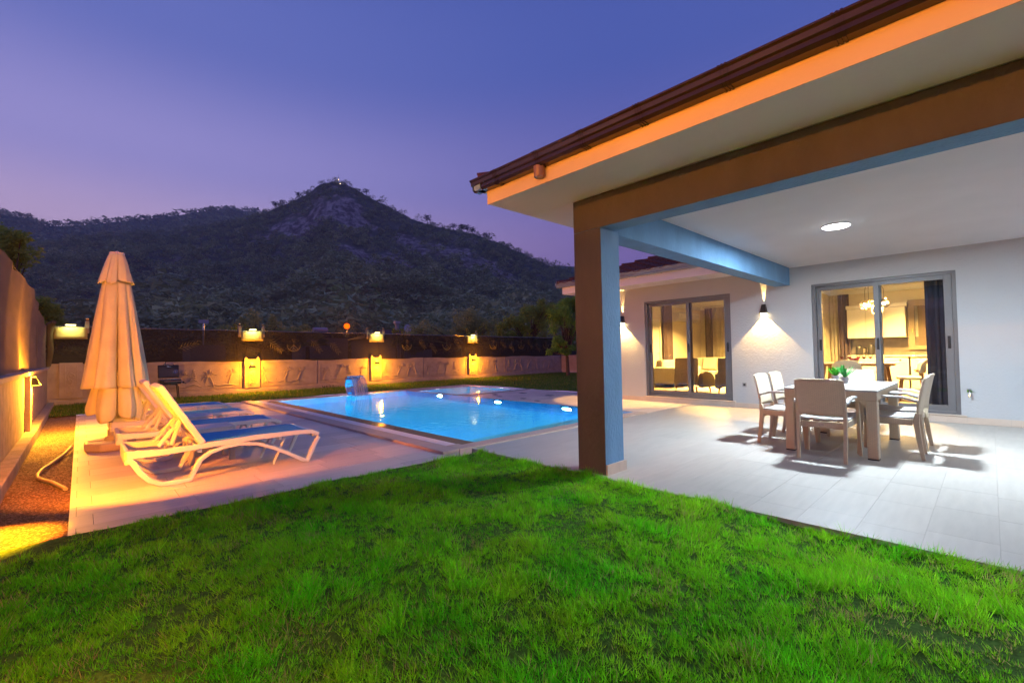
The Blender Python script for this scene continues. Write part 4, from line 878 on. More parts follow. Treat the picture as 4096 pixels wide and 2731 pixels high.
# ---- relief wall at the end of the garden ----------------------------------
FX = -17.45
def wz(y): return float(np.interp(y, [-1,20.6], [1.15,1.02]))
fwall = thing('relief_wall', 'long concrete garden wall with moulded palm tree panels behind the pool', 'garden wall', (FX,10,0))
PIL = (-.18, 4.26, 8.81, 13.86)
seams = [-.7, .16, 1.9, 3.98, 4.54, 6.48, 8.54, 9.08, 11.11, 13.55, 14.17, 16.08, 18.2, 20.5]
MB().box(FX-.22, FX-.06, -.75, 20.6, -.15, .99).build('wall_core', CONC, fwall, world=True)
MB().box(FX-.05, FX+.10, -.62, 20.5, -.15, .15).build('plinth', CONC, fwall, world=True, bevel=.015)
MB().box(FX-.05, FX+.07, -.62, 20.5, .152, .185).build('ledge', CONC, fwall, world=True, bevel=.008)
def palm(m, y, z, h, lean, s=1):
    """a moulded palm: trunk and drooping fronds standing 2-3 cm off the panel"""
    pts = [(FX+.004, y + lean*(t**1.6)*h, z + h*t) for t in (0,.2,.4,.6,.8,1)]
    m.tube(pts, [.030*s,.027*s,.025*s,.023*s,.02*s,.018*s], 6)
    ty, tz = pts[-1][1], pts[-1][2]
    for a in (-155,-120,-80,-40,10,40,75):
        L_ = .26*s*random.uniform(.85,1.15); c, q = math.cos(R(90-a)), math.sin(R(90-a))
        m.tube([(FX+.003, ty, tz),(FX+.010, ty+L_*.5*math.sin(R(a)), tz+L_*.45*math.cos(R(a))+.05*s),(FX+.003, ty+L_*math.sin(R(a)), tz+L_*.9*math.cos(R(a))-.04*s)], [.013*s,.018*s,.005*s], 5)
def fir(m, y, z, h):
    for k_ in range(5):
        w_ = .11*(1-k_/5.5); zz_ = z + h*(.2+.15*k_)
        for sd in (-1,1): m.tube([(FX+.003,y,zz_+.06),(FX+.006,y+sd*w_*.6,zz_+.02),(FX+.002,y+sd*w_,zz_)], [.018,.022,.006], 5)
for i in range(len(seams)-1):
    a, b = seams[i], seams[i+1]; top = wz((a+b)/2)
    p = MB().box(FX-.058, FX-.006, a+.006, b-.006, .187, top).build('panel', CONC, fwall, world=True, bevel=.006)
    # raised frame of the panel
    if b-a > .9:
        fr = MB().box(FX-.004, FX+.012, a+.05, b-.05, top-.10, top-.075).box(FX-.004, FX+.010, a+.05, b-.05, .235, .26).box(FX-.004,FX+.010,a+.05,a+.075,.26,top-.10).box(FX-.004,FX+.010,b-.075,b-.05,.26,top-.10)
        fr.build('panel_frame', CONC, p, bevel=.004)
        m = MB(); L_ = b-a
        for q in range(int(L_/.5)):
            yy = a + .25 + q*.48 + random.uniform(-.06,.06)
            if yy > b-.2: break
            if (q + i) % 4 == 3: fir(m, yy, .40, .5)
            else: palm(m, yy, .30+.03*(q % 2), random.uniform(.32,.44), random.choice((-.35,.3,.45,-.2)), random.uniform(.8,1.05))
            m.tube([(FX+.002, yy-.22, .30+random.uniform(0,.05)),(FX+.008, yy, .345+random.uniform(0,.06)),(FX+.002, yy+.24, .30)], [.010,.020,.010], 5)
        m.build('palm_relief', CONC, p, smooth=True)
        d = MB()
        for yy in (a+.5, b-.5):
            for zz_ in (.45, .85): d.ball((FX-.004, yy, zz_), .012, 6, 4)
        d.build('tie_holes', BLACK, p)
    elif i == 0:
        m = MB()
        for q in range(3): m.tube([(FX+.002, a+.43+.07*math.cos(s_*.7), .36+q*.22+.075*math.sin(s_*.7)) for s_ in range(9)], .011, 5)
        m.build('scroll_relief', CONC, p)
        MB().box(FX-.004, FX+.014, a+.25, a+.285, .2, top-.05).box(FX-.004, FX+.014, a+.60, a+.635, .2, top-.05).build('panel_frame', CONC, p)
# hand-painted number on the plinth
m = MB(); num = []
S_ = .10
strokes = [[(0,1),(-.05,.45),(.45,.5)],[(.38,.95),(.40,.0)],
           [(.95,.75),(.75,.9),(.62,.72),(.95,.35),(.85,.05),(.65,.12),(.68,.35),(.95,.75)],
           [(1.30,.88),(1.55,.92),(1.60,.72),(1.42,.55),(1.66,.42),(1.62,.12),(1.34,.06)],
           [(1.95,.9),(2.25,.95),(2.28,.72),(2.08,.56),(2.34,.44),(2.30,.10),(2.0,.05)]]
for s_ in strokes: m.tube([(FX+.103, 6.62+a*.185, .015+b*S_) for a, b in s_], .008, 5)
m.build('painted_number', BLACK, fwall, world=True)
# lit pilasters
PILL = ('below the fern-like sprig on the net', 'behind the pool waterfall', 'behind the children\'s pool')
for k, y in enumerate(PIL):
    t = thing('wall_pilaster', ('carved wall pilaster at the gravel corner of the garden','carved wall pilaster with an orange lamp '+PILL[0],'carved wall pilaster with an orange lamp '+PILL[1],'carved wall pilaster with an orange lamp '+PILL[2])[k], 'pilaster', (FX,y,0), group='carved pilasters of the relief wall')
    zt = wz(y)
    MB().box(.014,.10,-.235,.235,.19,zt+.02).build('shaft', CONC, t, bevel=.01)
    MB().box(.102,.118,-.13,-.105,.2,zt-.02).box(.102,.118,.105,.13,.2,zt-.02).build('edge_moulding', CONC, t, bevel=.003)
    m = MB()
    for q in range(4):
        c0 = .32 + q*.16; sg = 1 if q % 2 else -1
        m.tube([(.104, sg*(.075-.011*s_)*math.cos(s_*.75), c0 + (.085-.010*s_)*math.sin(s_*.75)) for s_ in range(9)], [.020-.0012*s_ for s_ in range(9)], 5)
        m.tube([(.103, -sg*.02, c0-.09),(.106, sg*.05, c0-.02),(.103, sg*.08, c0+.06)], [.006,.012,.004], 5)
    m.tube([(.104, .07*math.sin(a*.55), .25+a*.06) for a in range(12)], .010, 5)
    m.build('scroll_carving', CONC, t, smooth=True)
    if k: MB().prism([(-.24,zt+.022),(-.19,zt+.14),(-.12,zt+.05),(.12,zt+.05),(.19,zt+.15),(.24,zt+.022)], 'x', .02, .09).build('cap', CONC, t, bevel=.006)
for k, y in enumerate(PIL):
    if not k: continue
    t = updown('relief_wall_lamp', 'orange up-and-down lamp on the pilaster '+PILL[k-1], (FX+.119,y,.90), R(90), OCOL, (25,25,25)[k-1], (60,60,60)[k-1], 110, 120, w=.20, h=.10, group='orange lamps on the relief wall', face=ORANGE, mat=BLACKM, off=.10)
    MB().box(-.05,.05,-.06,-.02,.052,.058).build('top_lens', ORANGE, t)
    light('POINT', 'spill', (0,-.34,-.06), OCOL, 130, t, shadow_soft_size=.05)
# dark screen above the relief wall
NETD = netting('black_shade_net', (.045,.042,.036), .16, 1.0, .30)
NETW = netting('floodlit_net', (.42,.40,.18), .0, 1.4, .15)  # floodlight's yellow glow on the net put into the colour
def net_top(y): return float(np.interp(y, [-1,5.3,11.8,20.6], [2.16,2.13,2.09,2.04])) - .012*abs(math.sin(y*1.9))
scr = thing('screen_net', 'black printed screen net stretched above the relief wall', 'screen net', (FX-.02,10,1.1))
def fn2(u, v):
    y = -.62 + 21.1*u; return (FX-.02 + .02*math.sin(y*2.1+v*2) + .03*math.sin(y*.8)*math.sin(v*math.pi) + (.05*math.sin(math.pi*min(1, v*5)) if v < .2 else 0), y, wz(y)-.035 + (net_top(y)-wz(y)+.035)*v)
MB().grid(fn2, 220, 12).build('fabric', NETD, scr, world=True, smooth=True)
MB().tube([(FX-.04, -.62+21.1*i/80, net_top(-.62+21.1*i/80)+.004) for i in range(81)], .012, 5).build('top_rail', M('rail_steel', (.45,.42,.38), .4, .4, metal=.6), scr, world=True)
OLIVEP = M('printed_olive', (.17,.15,.07), .8, .1, var=.3, vscale=20); 
def xnet(y): return FX + .045
def anchor(y, z, s=1.0):
    m = MB(); X_ = xnet(y)
    m.tube([(X_, y+.045*s*math.cos(a*math.pi/6), z+.235*s+.045*s*math.sin(a*math.pi/6)) for a in range(13)], .007, 4)
    m.tube([(X_,y,z+.19*s),(X_,y,z-.18*s)], .008, 4); m.tube([(X_,y-.08*s,z+.15*s),(X_,y+.08*s,z+.15*s)], .007, 4)
    m.tube([(X_, y+.24*s*math.sin(R(a)), z+.05*s-.24*s*math.cos(R(a))) for a in range(-85,86,17)], [.006,.012,.016,.018,.018,.018,.018,.018,.016,.012,.006], 4)
    for sd in (-1,1): m.tube([(X_,y+sd*.17*s,z-.02*s),(X_,y+sd*.25*s,z+.06*s),(X_,y+sd*.235*s,z-.04*s)], [.004,.016,.004], 4)
    m.tube([(X_,y-.14*s,z-.10*s),(X_,y,z+.04*s),(X_,y+.14*s,z-.10*s)], .013, 4); m.tube([(X_,y-.08*s,z-.15*s),(X_,y,z-.07*s),(X_,y+.08*s,z-.15*s)], .011, 4)
    m.build('anchor_print', OLIVEP, scr, world=True)
def sprig(y, z, ang, s=1.0, n=6):
    m = MB(); X_ = xnet(y); d = (math.cos(R(ang)), math.sin(R(ang)))
    m.tube([(X_,y-d[0]*.25*s,z-d[1]*.25*s),(X_,y+d[0]*.25*s,z+d[1]*.25*s)], .005, 4)
    for q in range(n):
        t_ = -.20+.42*q/(n-1)
        for sd in (-1,1):
            a = R(ang + sd*(50-q*3)); b0 = (y+d[0]*t_*s, z+d[1]*t_*s); L_ = .20*s*(1-.05*q)
            m.tube([(X_,b0[0],b0[1]),(X_+.002,b0[0]+math.cos(a)*L_*.5,b0[1]+math.sin(a)*L_*.5),(X_,b0[0]+math.cos(a)*L_,b0[1]+math.sin(a)*L_)], [.002,.012*s,.001], 4)
    m.build('olive_sprig_print', OLIVEP, scr, world=True)
for y in (5.62,10.26,12.36,15.23,17.22,19.2): anchor(y, 1.60, .95)
for y, z, a in ((2.45,1.62,20),(5.0,1.60,-40),(6.4,1.62,-50),(11.03,1.72,-55),(11.59,1.54,-50),(12.95,1.72,-55),(15.89,1.73,-55),(16.5,1.53,-52),(17.88,1.73,-55),(18.52,1.54,-52),(7.1,1.55,-50)): sprig(y, z, a)
# added pale flaps standing for the floodlit squares of net, with ball-topped posts
FLB = ('at the gravel corner', 'above the pilaster below the fern-like sprig', 'above the pilaster behind the waterfall', 'above the pilaster behind the children\'s pool')
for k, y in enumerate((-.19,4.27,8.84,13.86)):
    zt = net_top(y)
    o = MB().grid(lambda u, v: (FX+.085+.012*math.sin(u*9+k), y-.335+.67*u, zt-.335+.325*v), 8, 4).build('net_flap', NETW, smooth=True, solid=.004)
    tag(o, 'added pale lamp-coloured flap under the floodlight '+FLB[k] if 0 else 'added pale flap for the net lit by the floodlight '+FLB[k], 'net flap', 'pale flaps on the screen net')
    t = thing('floodlight', 'small bright floodlight on the screen net '+FLB[k], 'floodlight', (FX+.02,y,zt+.01), group='floodlights along the screen net')
    MB().box(-.02,.13,-.13,.13,.03,.055).box(-.02,.0,-.02,.02,-.10,.03).build('body', BLACKM, t, bevel=.004); MB().box(.13,.136,-.10,.10,.026,.05).box(.02,.12,-.10,.10,.024,.029).build('lens', YELLOWW, t)
    light('AREA', 'bulb', (.20,0,-.005), (1,.84,.30), 4, t, (-.75,0,-1), shape='RECTANGLE', size=.24, size_y=.04)
    for yy in ((.33,) if k in (0,3) else (-.36,.36)):
        t2 = thing('fence_post', 'pale gilt-balled post '+('just past' if yy > 0 else 'just before')+' the floodlight '+FLB[k], 'post', (FX-.05,y+yy,zt-.2), group='ball-topped posts behind the screen net')
        MB().box(-.05,.05,-.045,.045,0,.38).build('shaft', M('pale_post', (.28,.25,.2), .7), t2, bevel=.006); MB().ball((0,0,.43), .045, 12, 8).build('ball', BRASS, t2, smooth=True)
# third wall closing the garden beyond the tree
tw = thing('end_wall', 'pinkish plain garden wall with wave moulding behind the tree', 'garden wall', (-12,20.55,0))
for i in range(5):
    MB().box(-17.4+i*2.6, -17.4+(i+1)*2.6-.01, 20.5, 20.65, -.1, 1.03).build('panel', M('pink_concrete', (.45,.33,.30), .9, .1, var=.2, vscale=4, bump=.4, bscale=20), tw, world=True, bevel=.006)
    m = MB()
    for q in range(4):
        m.tube([(-17.3+i*2.6+s_*.3, 20.497, .25+q*.2+.05*math.sin(s_*2.1+q)) for s_ in range(9)], .012, 5)
    m.build('wave_relief', CONC, tw, world=True)
# orange street lamp in the distance
t = thing('street_lamp', 'distant orange street lamp shining beyond the screen net', 'street lamp', (-55,24.01,-.1))
MB().lathe([(.10,0),(.05,5.0)], 8).build('pole', BLACK, t); MB().ball((0,0,5.0), .34, 12, 8).build('globe', EM('far_sodium', (1,.075,.0), 2.6), t, smooth=True)
light('POINT', 'bulb', (.3,-.1,5.0), (1,.36,.08), 5000, t, shadow_soft_size=.2)
# ================================================================== FURNITURE ON THE TERRACE
t = thing('garden_table', 'taupe rattan garden table with pale top on the terrace', 'table', (-1.287,6.955,0), 0)
TW, TL = .445, .815
MB().box(-TW,TW,-TL,TL,.725,.748).build('tabletop', RATW, t, bevel=.008)
MB().box(-TW+.005,TW-.005,-TL+.005,-TL+.035,.635,.724).box(-TW+.005,TW-.005,TL-.035,TL-.005,.635,.724).box(-TW+.005,-TW+.035,-TL+.036,TL-.036,.635,.724).box(TW-.035,TW-.005,-TL+.036,TL-.036,.635,.724).build('apron', RATT, t, bevel=.006)
for sx in (-1,1):
    for sy in (-1,1):
        cx, cy_ = sx*(TW-.055), sy*(TL-.055)
        lg = MB().box(cx-.05,cx+.05,cy_-.05,cy_+.05,.012,.634).build('leg', RATT, t, bevel=.014, seg=3); MB().box(cx-.048,cx+.048,cy_-.048,cy_+.048,0,.012).build('foot', BLACK, lg)
        for ax in (0,1):
            m = MB(); pts = []
            for a in range(5):
                q = a/4*math.pi/2; d = .05+.10*(1-math.sin(q)); hgt = .634-.10*(1-math.cos(q))
            poly = [(.05,.634),(.15,.634),(.105,.615),(.07,.58),(.05,.53)]
            if ax == 0: m.prism([(cx - sx*p, z) for p, z in poly], 'y', cy_-.03, cy_+.03)
            else: m.prism([(cy_ - sy*p, z) for p, z in poly], 'x', cx-.03, cx+.03)
            m.build('brace', RATT, t)
def garden_chair():
    t = thing('garden_chair', '', 'chair', (0,0,0))
    # seat: slightly dished woven panel
    def seat(u, v): return ((u-.5)*.455, -.20+.47*v, .435 + .012*(abs(u-.5)*2)**2 + .02*v*v - .012*math.sin(math.pi*v))
    MB().grid(seat, 8, 8).build('seat', RATW, t, smooth=True, solid=.028)
    MB().prism([(-.20,.43),(.275,.44),(.285,.40),(.26,.365),(-.19,.365)], 'x', -.236, -.212).prism([(-.20,.43),(.275,.44),(.285,.40),(.26,.365),(-.19,.365)], 'x', .212, .236).prism([(-.212,.37),(.212,.37),(.212,.43),(-.212,.43)], 'y', .25, .275).prism([(-.212,.345),(.212,.345),(.212,.415),(-.212,.415)], 'y', -.222, -.198).build('seat_rail', RATT, t, bevel=.006)
    def back(u, v):
        w = .222 - .006*v; zz_ = .485 + .385*v; return ((u-.5)*2*w, -.235 - .065*v**1.3 - .028*(1-(abs(u-.5)*2)**2), zz_ + (-.012*(abs(u-.5)*2)**6 if v > .99 else 0))
    bk = MB().grid(back, 12, 10).build('backrest', RATT, t, smooth=True, solid=.018)
    fr = [Vector(back(0, v/8)) for v in range(9)]; fr2 = [Vector(back(1, v/8)) for v in range(9)]; tp = [Vector(back(u/10, 1)) for u in range(11)]
    MB().tube(fr + tp[1:-1] + fr2[::-1], .0135, 8).build('back_frame', RATT, t, smooth=True)
    MB().prism([(.018*math.cos(a*math.pi/6)*1.5, .385+.018*math.sin(a*math.pi/6)) for a in range(12)], 'y', -.229, -.2225).build('emblem', TRAV, t)
    for sx in (-1,1):
        MB().sweep([(sx*.216,-.236,.50),(sx*.214,-.222,.40),(sx*.213,-.245,.18),(sx*.212,-.272,0)], (1,0,0), .034, [.042,.052,.044,.032]).build('leg', RATT, t, bevel=.005)
        MB().sweep([(sx*.243,.235,.655),(sx*.246,.245,.45),(sx*.248,.258,.2),(sx*.255,.272,0)], (1,0,0), .032, [.05,.058,.044,.032]).build('leg', RATT, t, bevel=.005)
        MB().sweep([(sx*.228,-.245,.62),(sx*.238,-.12,.662),(sx*.243,.08,.668),(sx*.244,.215,.662),(sx*.244,.262,.635)], (1,0,0), .046, .026).build('armrest', RATW, t, bevel=.007)
    return t
c0 = garden_chair()
GRP = 'rattan chairs round the garden table'
CH = [(-1.285,6.04,0,'rattan chair at the table end by the lawn, its back to the grass'),
      (-1.83,6.59,-90,'rattan chair on the pool side of the table, nearer the lawn'),
      (-1.83,7.17,-90,'rattan chair on the pool side of the table, nearer the house wall'),
      (-.80,6.67,92,'rattan chair on the garden tap side of the table, nearer the lawn'),
      (-.805,7.30,88,'rattan chair on the garden tap side of the table, nearer the kitchen door'),
      (-1.39,7.99,180,'rattan chair at the table end by the kitchen door')]
first = True
for x, y, a, lab in CH:
    o = c0 if first else copy_tree(c0)
    first = False; o.location = (x,y,0); o.rotation_euler.z = R(a); tag(o, lab, 'chair', GRP)
PLG = leafmat('plastic_fern', (.05,.34,.02), .4, .3); PLG2 = leafmat('plastic_aloe', (.04,.30,.06), .3, .3)
def potted(label, x, y, mat, n, spread, h, seed):
    t = thing('potted_plant', label, 'plant', (x,y,.749), group='small potted plants on the garden table')
    MB().lathe([(.031,0),(.034,.003),(.045,.075),(.046,.082),(.040,.080)], 18).build('pot', M('white_pot', (.72,.70,.68), .45), t, smooth=True)
    MB().lathe([(.040,.070),(.001,.072)], 14).build('soil', SOIL, t)
    rr = random.Random(seed); m = MB()
    for k in range(n):
        a = k*2.4; el = rr.uniform(.25,1.0); L_ = h*rr.uniform(.7,1.1); d = Vector((math.cos(a)*spread*(1-el*.7), math.sin(a)*spread*(1-el*.7), .5+el)).normalized(); sd = Vector((-math.sin(a),math.cos(a),0))
        for q in range(6):
            b0 = Vector((0,0,.072)) + d*L_*(.2+.13*q) - Vector((0,0,.01*q*q*.06*spread)); w = .018*(1-q*.11)
            for s_ in (-1,1): m.add([b0, b0 + sd*s_*w*1.4 + d*.022 + Vector((0,0,.004)), b0 + d*.028], [(0,1,2)])
        m.tube([(0,0,.07), Vector((0,0,.072))+d*L_], [.003,.0012], 4)
    m.build('leaves', mat, t)
potted('bushy bright green plant in white pot beside the aloe-like one', -1.46, 7.42, PLG, 26, 1.5, .15, 3)
potted('upright blue-green aloe-like plant in white pot on the table', -1.30, 7.10, PLG2, 18, 1.0, .17, 5)
# ================================================================== LOUNGERS
def lounger():
    t = thing('sun_lounger', '', 'sun lounger', (0,0,0))   # local: x across 0..-.72 (0 = terrace side), y along
    W_ = .70
    for k, sx in enumerate((-.02,-W_+.02)):
        MB().sweep([(sx,.31,.335),(sx,.60,.325),(sx,.90,.335),(sx,1.35,.352),(sx,1.80,.352),(sx,1.97,.342),(sx,2.05,.30)], (1,0,0), .042, [.075,.06,.052,.052,.05,.048,.045]).build('side_rail', WPLAST, t, bevel=.008)
        MB().sweep([(sx,.31,.30),(sx,.36,.26),(sx,.41,.16),(sx,.48,.075),(sx,.565,.022),(sx,.68,.018),(sx,.795,.022),(sx,.835,.11),(sx,.88,.20),(sx,.96,.262),(sx,1.09,.298),(sx,1.24,.308),(sx,1.40,.285),(sx,1.56,.215),(sx,1.72,.125),(sx,1.86,.035),(sx,1.92,.02),(sx,1.96,.10),(sx,2.0,.19),(sx,2.05,.275)], (1,0,0), .046, [.05,.055,.05,.045,.042,.04,.042,.045,.045,.042,.038,.036,.036,.038,.04,.042,.044,.042,.042,.04]).build('leg_frame', WPLAST, t, bevel=.008)
    MB().box(-W_+.04,-.04,.30,.335,.24,.37).build('head_bar', WPLAST, t, bevel=.008)
    MB().box(-W_+.04,-.04,.86,.90,.27,.335).box(-W_+.04,-.04,1.20,1.23,.29,.33).box(-W_+.04,-.04,1.62,1.65,.29,.335).build('cross_bar', WPLAST, t, bevel=.005)
    MB().box(-W_+.04,-.04,1.975,2.03,.28,.345).build('foot_bar', WPLAST, t, bevel=.012)
    for sx in (-.10,-.60): MB().tube([(sx,1.70,.30),(sx,1.58,.02)], .014, 6).build('support_rod', WPLAST, t)
    # blue sling
    def sl(u, v): return (-.045-(W_-.09)*u, .92+1.06*v, .372 + (-.03*max(0,(v-.9)*10)**2) - .008*math.sin(math.pi*u))
    MB().grid(sl, 6, 20).build('sling', SLING, t, smooth=True, solid=.008)
    # raised backrest: hollow white tray
    p0, p1 = Vector((0,.905,.36)), Vector((0,.555,.955)); d = (p1-p0).normalized(); nn = Vector((0,-d.z,d.y)); 
    rot = Matrix((Vector((1,0,0)), d, Vector((1,0,0)).cross(d))).transposed(); L_ = (p1-p0).length; c_ = (p0+p1)/2
    for xx, w_ in ((-.035,.05),(-W_+.035,.05)): MB().obox((xx,c_.y,c_.z), (w_,L_,.06), rot).build('backrest_rail', WPLAST, t, bevel=.01)
    for f_ in (0.03,.97): q = p0 + d*L_*f_; MB().obox((-W_/2,q.y,q.z), (W_-.12,.05,.058), rot).build('backrest_bar', WPLAST, t, bevel=.008)
    MB().obox((-W_/2,c_.y+.012,c_.z+.006), (W_-.10,L_-.04,.012), rot).build('backrest_panel', WPLAST, t, bevel=.004)
    fr = c_ + rot @ Vector((0,0,.0))
    q = c_ + Vector((0,.026,.014)); MB().obox((-W_/2,q.y,q.z), (W_-.11,L_-.05,.008), rot).build('backrest_sling', SLING, t)
    for sx in (-.17,-W_+.17):
        MB().sweep([(sx,.735,.60),(sx,.66,.36)], (1,0,0), .04, .035).build('strut', WPLAST, t, bevel=.005)
        MB().sweep([(sx,.735,.60),(sx,.56,.36)], (1,0,0), .03, .028).build('strut', WPLAST, t, bevel=.005)
    MB().box(-W_+.17,-.17,.635,.665,.36,.39).box(-W_+.17,-.17,.67,.70,.47,.50).build('strut_bar', WPLAST, t, bevel=.005)
    return t
l0 = lounger()
LG = [(-5.49,'white lounger with blue sling at the lawn end of the row'),(-6.89,'white lounger with blue sling next to the lawn-end one'),
      (-8.24,'white lounger with blue sling just behind the closed umbrella'),(-9.80,'white lounger with blue sling at the relief wall end of the row')]
for k, (x, lab) in enumerate(LG):
    o = l0 if k == 0 else copy_tree(l0); o.location = (x,0,0.001); o.rotation_euler.z = R((0,-1.0,.8,-.5)[k]); tag(o, lab, 'sun lounger', 'sun loungers beside the pool')
def side_table():
    t = thing('side_table', '', 'table', (0,0,0))
    MB().box(-.21,.21,-.235,.235,.385,.405).build('tabletop', M('side_table_top', (.60,.56,.58), .5), t, bevel=.008)
    MB().box(-.215,.215,-.24,-.215,.275,.384).box(-.215,.215,.215,.24,.275,.384).box(-.215,-.19,-.214,.214,.275,.384).box(.19,.215,-.214,.214,.275,.384).build('apron', RATW, t, bevel=.006)
    for sx in (-1,1):
        for sy in (-1,1): MB().box(sx*.18-.035,sx*.18+.035,sy*.205-.03,sy*.205+.03,0,.276).build('leg', RATW, t, bevel=.008)
    return t
s0 = side_table()
for k, (x, y, lab) in enumerate(((-6.53,1.13,'white rattan side table between the two lawn-end loungers'),(-7.92,1.16,'white rattan side table between the second lounger and the umbrella'),(-9.42,1.18,'white rattan side table next to the relief-wall-end lounger'))):
    o = s0 if k == 0 else copy_tree(s0); o.location = (x,y,.001); tag(o, lab, 'table', 'side tables between the loungers')
# ================================================================== UMBRELLA (closed)
UX, UY = -8.42, .37
t = thing('garden_umbrella', 'closed cream garden umbrella hanging in folds beside the loungers', 'umbrella', (UX,UY,0))
MB().tube([(0,-.06,.10),(0,-.05,.9),(0,.02,2.70)], .024, 12).build('pole', M('pole_white', (.62,.60,.55), .4), t, smooth=True)
MB().ball((.03,-.06,.27), .018, 8, 6).build('clamp_screw', BLACK, t)
bs = MB(); n = 8
poly = [(.36*math.cos(R(22.5+45*k)), .29*math.sin(R(22.5+45*k))) for k in range(8)]
bs.prism(poly, 'z', .0, .115)
base = bs.build('base', M('sand_plastic', (.55,.46,.36), .5, .3, var=.08), t, bevel=.03, seg=3, loc=(-.02,-.06,.001))
MB().lathe([(.07,.0),(.06,.05),(.034,.07),(.034,.15)], 16).build('socket', M('sand_plastic', (.5,.5,.5)), base, smooth=True, loc=(.02,0,.115))
for a in range(4): MB().tube([(.05*math.cos(a*1.57),.05*math.sin(a*1.57),.119),(.27*math.cos(a*1.57),.22*math.sin(a*1.57),.119)], .006, 4).build('rib', M('sand_plastic', (.5,.5,.5)), base)
def drape(z0, z1, r0, r1, folds, depth, seed, hem=0, gather=0, scal=0):
    rr = random.Random(seed); wd = np.array([rr.uniform(.65,1.4) for _ in range(folds)]); ed = np.concatenate([[0], np.cumsum(wd)/wd.sum()])
    amp = [rr.uniform(.75,1.25) for _ in range(folds)]; out = [rr.uniform(.90,1.08) for _ in range(folds)]; sk = [rr.uniform(-.5,.5) for _ in range(folds)]; dz = [rr.uniform(-1,1) for _ in range(folds)]
    def fn(u, v):   # v: 0 top .. 1 bottom
        k = min(int(np.searchsorted(ed, u, 'right'))-1, folds-1); loc = (u-ed[k])/(ed[k+1]-ed[k]); a = u*2*math.pi
        q = loc + sk[k]*.30*loc*(1-loc)*2*v; f_ = max(0, math.sin(math.pi*min(max(q,0),1)))**.42
        rad = r0 + (r1-r0)*v**.85; rad *= 1 - depth*(.18+.82*min(1,v*1.6))*(1-f_)*amp[k]; rad *= 1 + (out[k]-1)*f_*v
        rad *= 1 + .035*math.sin(6*loc*math.pi + seed + v*3)*v*f_
        rad *= 1 - gather*max(0,(v-.70)*3.3)**2
        aa = a + sk[k]*.20*math.sin(math.pi*loc)*v
        z = z0 + (z1-z0)*v + hem*(v**6)*dz[k]*f_ + scal*(v**5)*(1-f_)
        return (rad*math.cos(aa), rad*math.sin(aa), z)
    return fn
MB().grid(drape(2.30,.80,.146,.352,8,.62,4,hem=.05,scal=.04), 176, 30).build('canopy', CANVAS, t, smooth=True, solid=.006)
MB().grid(drape(1.05,.42,.20,.322,7,.6,9,hem=.08,gather=.16,scal=.12), 154, 20).build('inner_folds', CANVAS, t, smooth=True, solid=.006)
MB().grid(drape(2.705,2.28,.078,.205,5,.30,6,hem=.03,scal=.05), 110, 16).build('vent_cap', CANVAS, t, smooth=True, solid=.006)
MB().lathe([(.082,2.695),(.085,2.70),(.085,2.722),(.02,2.735),(.012,2.75)], 20).build('top_disc', WPLAST, t, smooth=True)
MB().tube([(.20*math.cos(R(a)), .20*math.sin(R(a)), 1.02+.02*math.sin(a)) for a in range(0,361,20)], .006, 5).build('tie', CANVAS, t) if 0 else None
# ================================================================== GARDEN HOSE, BARBECUE, WATERFALL
pts = [(-8.72,-.085),(-8.5,-.10),(-8.25,-.15),(-7.95,-.20),(-7.6,-.255),(-7.35,-.30),(-7.05,-.325),(-6.82,-.31),(-6.65,-.26),(-6.5,-.20),(-6.35,-.165),(-6.2,-.13),(-6.05,-.095)]
o = MB().tube([(x,y,.012+(.03 if k in (0,1) else 0)) for k, (x,y) in enumerate(pts)], .018, 10).build('garden_hose', M('hose_beige', (.30,.24,.17), .5, .35), smooth=True)
tag(o, 'beige garden hose curling over the gravel strip', 'hose')
t = thing('barbecue', 'black charcoal barbecue with raised lid by the relief wall', 'barbecue', (-16.75,1.92,.02), R(92))   # local -Y faces the pool side
MB().box(-.26,.26,-.17,.17,.46,.60).build('fire_box', BLACKM, t, bevel=.015); MB().box(-.25,.25,-.16,.16,.601,.612).build('grill_rack', STEEL, t)
LR = Matrix.Rotation(R(-8), 3, 'X'); lid = MB().obox((0,.185,.83), (.51,.05,.38), LR).build('lid', BLACKM, t, bevel=.02)
MB().obox((0,.150,.80), (.44,.012,.20), LR).build('lid_window', M('smoked_panel', (.05,.05,.055), .25, .5), lid)
MB().tube([(-.12,.16,1.02),(-.11,.15,1.06),(.11,.15,1.06),(.12,.16,1.02)], .011, 8).build('lid_handle', STEEL, lid)
cx_ = .17
m = MB().tube([(cx_+.05*math.cos(a*math.pi/10), .138, .82+.05*math.sin(a*math.pi/10)) for a in range(21)], .006, 6)
for a in range(4): m.tube([(cx_-.045*math.cos(a*.785),.138,.82-.045*math.sin(a*.785)),(cx_+.045*math.cos(a*.785),.138,.82+.045*math.sin(a*.785))], .005, 5)
m.build('vent_wheel', STEEL, lid); MB().box(-.05,.05,.142,.148,.965,.98).build('badge', STEEL, lid)
MB().tube([(-.15,-.20,.545),(.24,-.20,.545)], .010, 8).build('front_handle', M('copper_rod', (.6,.3,.2), .3, .5, metal=.8), t)
for x_ in (-.10,.14): MB().box(x_-.012,x_+.012,-.205,-.165,.53,.56).build('bracket', STEEL, t)
MB().tube([(.26,0,.50),(.32,0,.50)], .012, 6).build('crank', STEEL, t); MB().ball((.34,0,.50), .03, 8, 6).build('knob', BLACK, t)
for y_ in (-.10,.12): MB().tube([(-.22,y_,.02),(-.19,y_,.40),(-.15,y_,.455),(.15,y_,.455),(.19,y_,.40),(.22,y_,.0)], .015, 8).build('leg_frame', BLACKM, t, smooth=True)
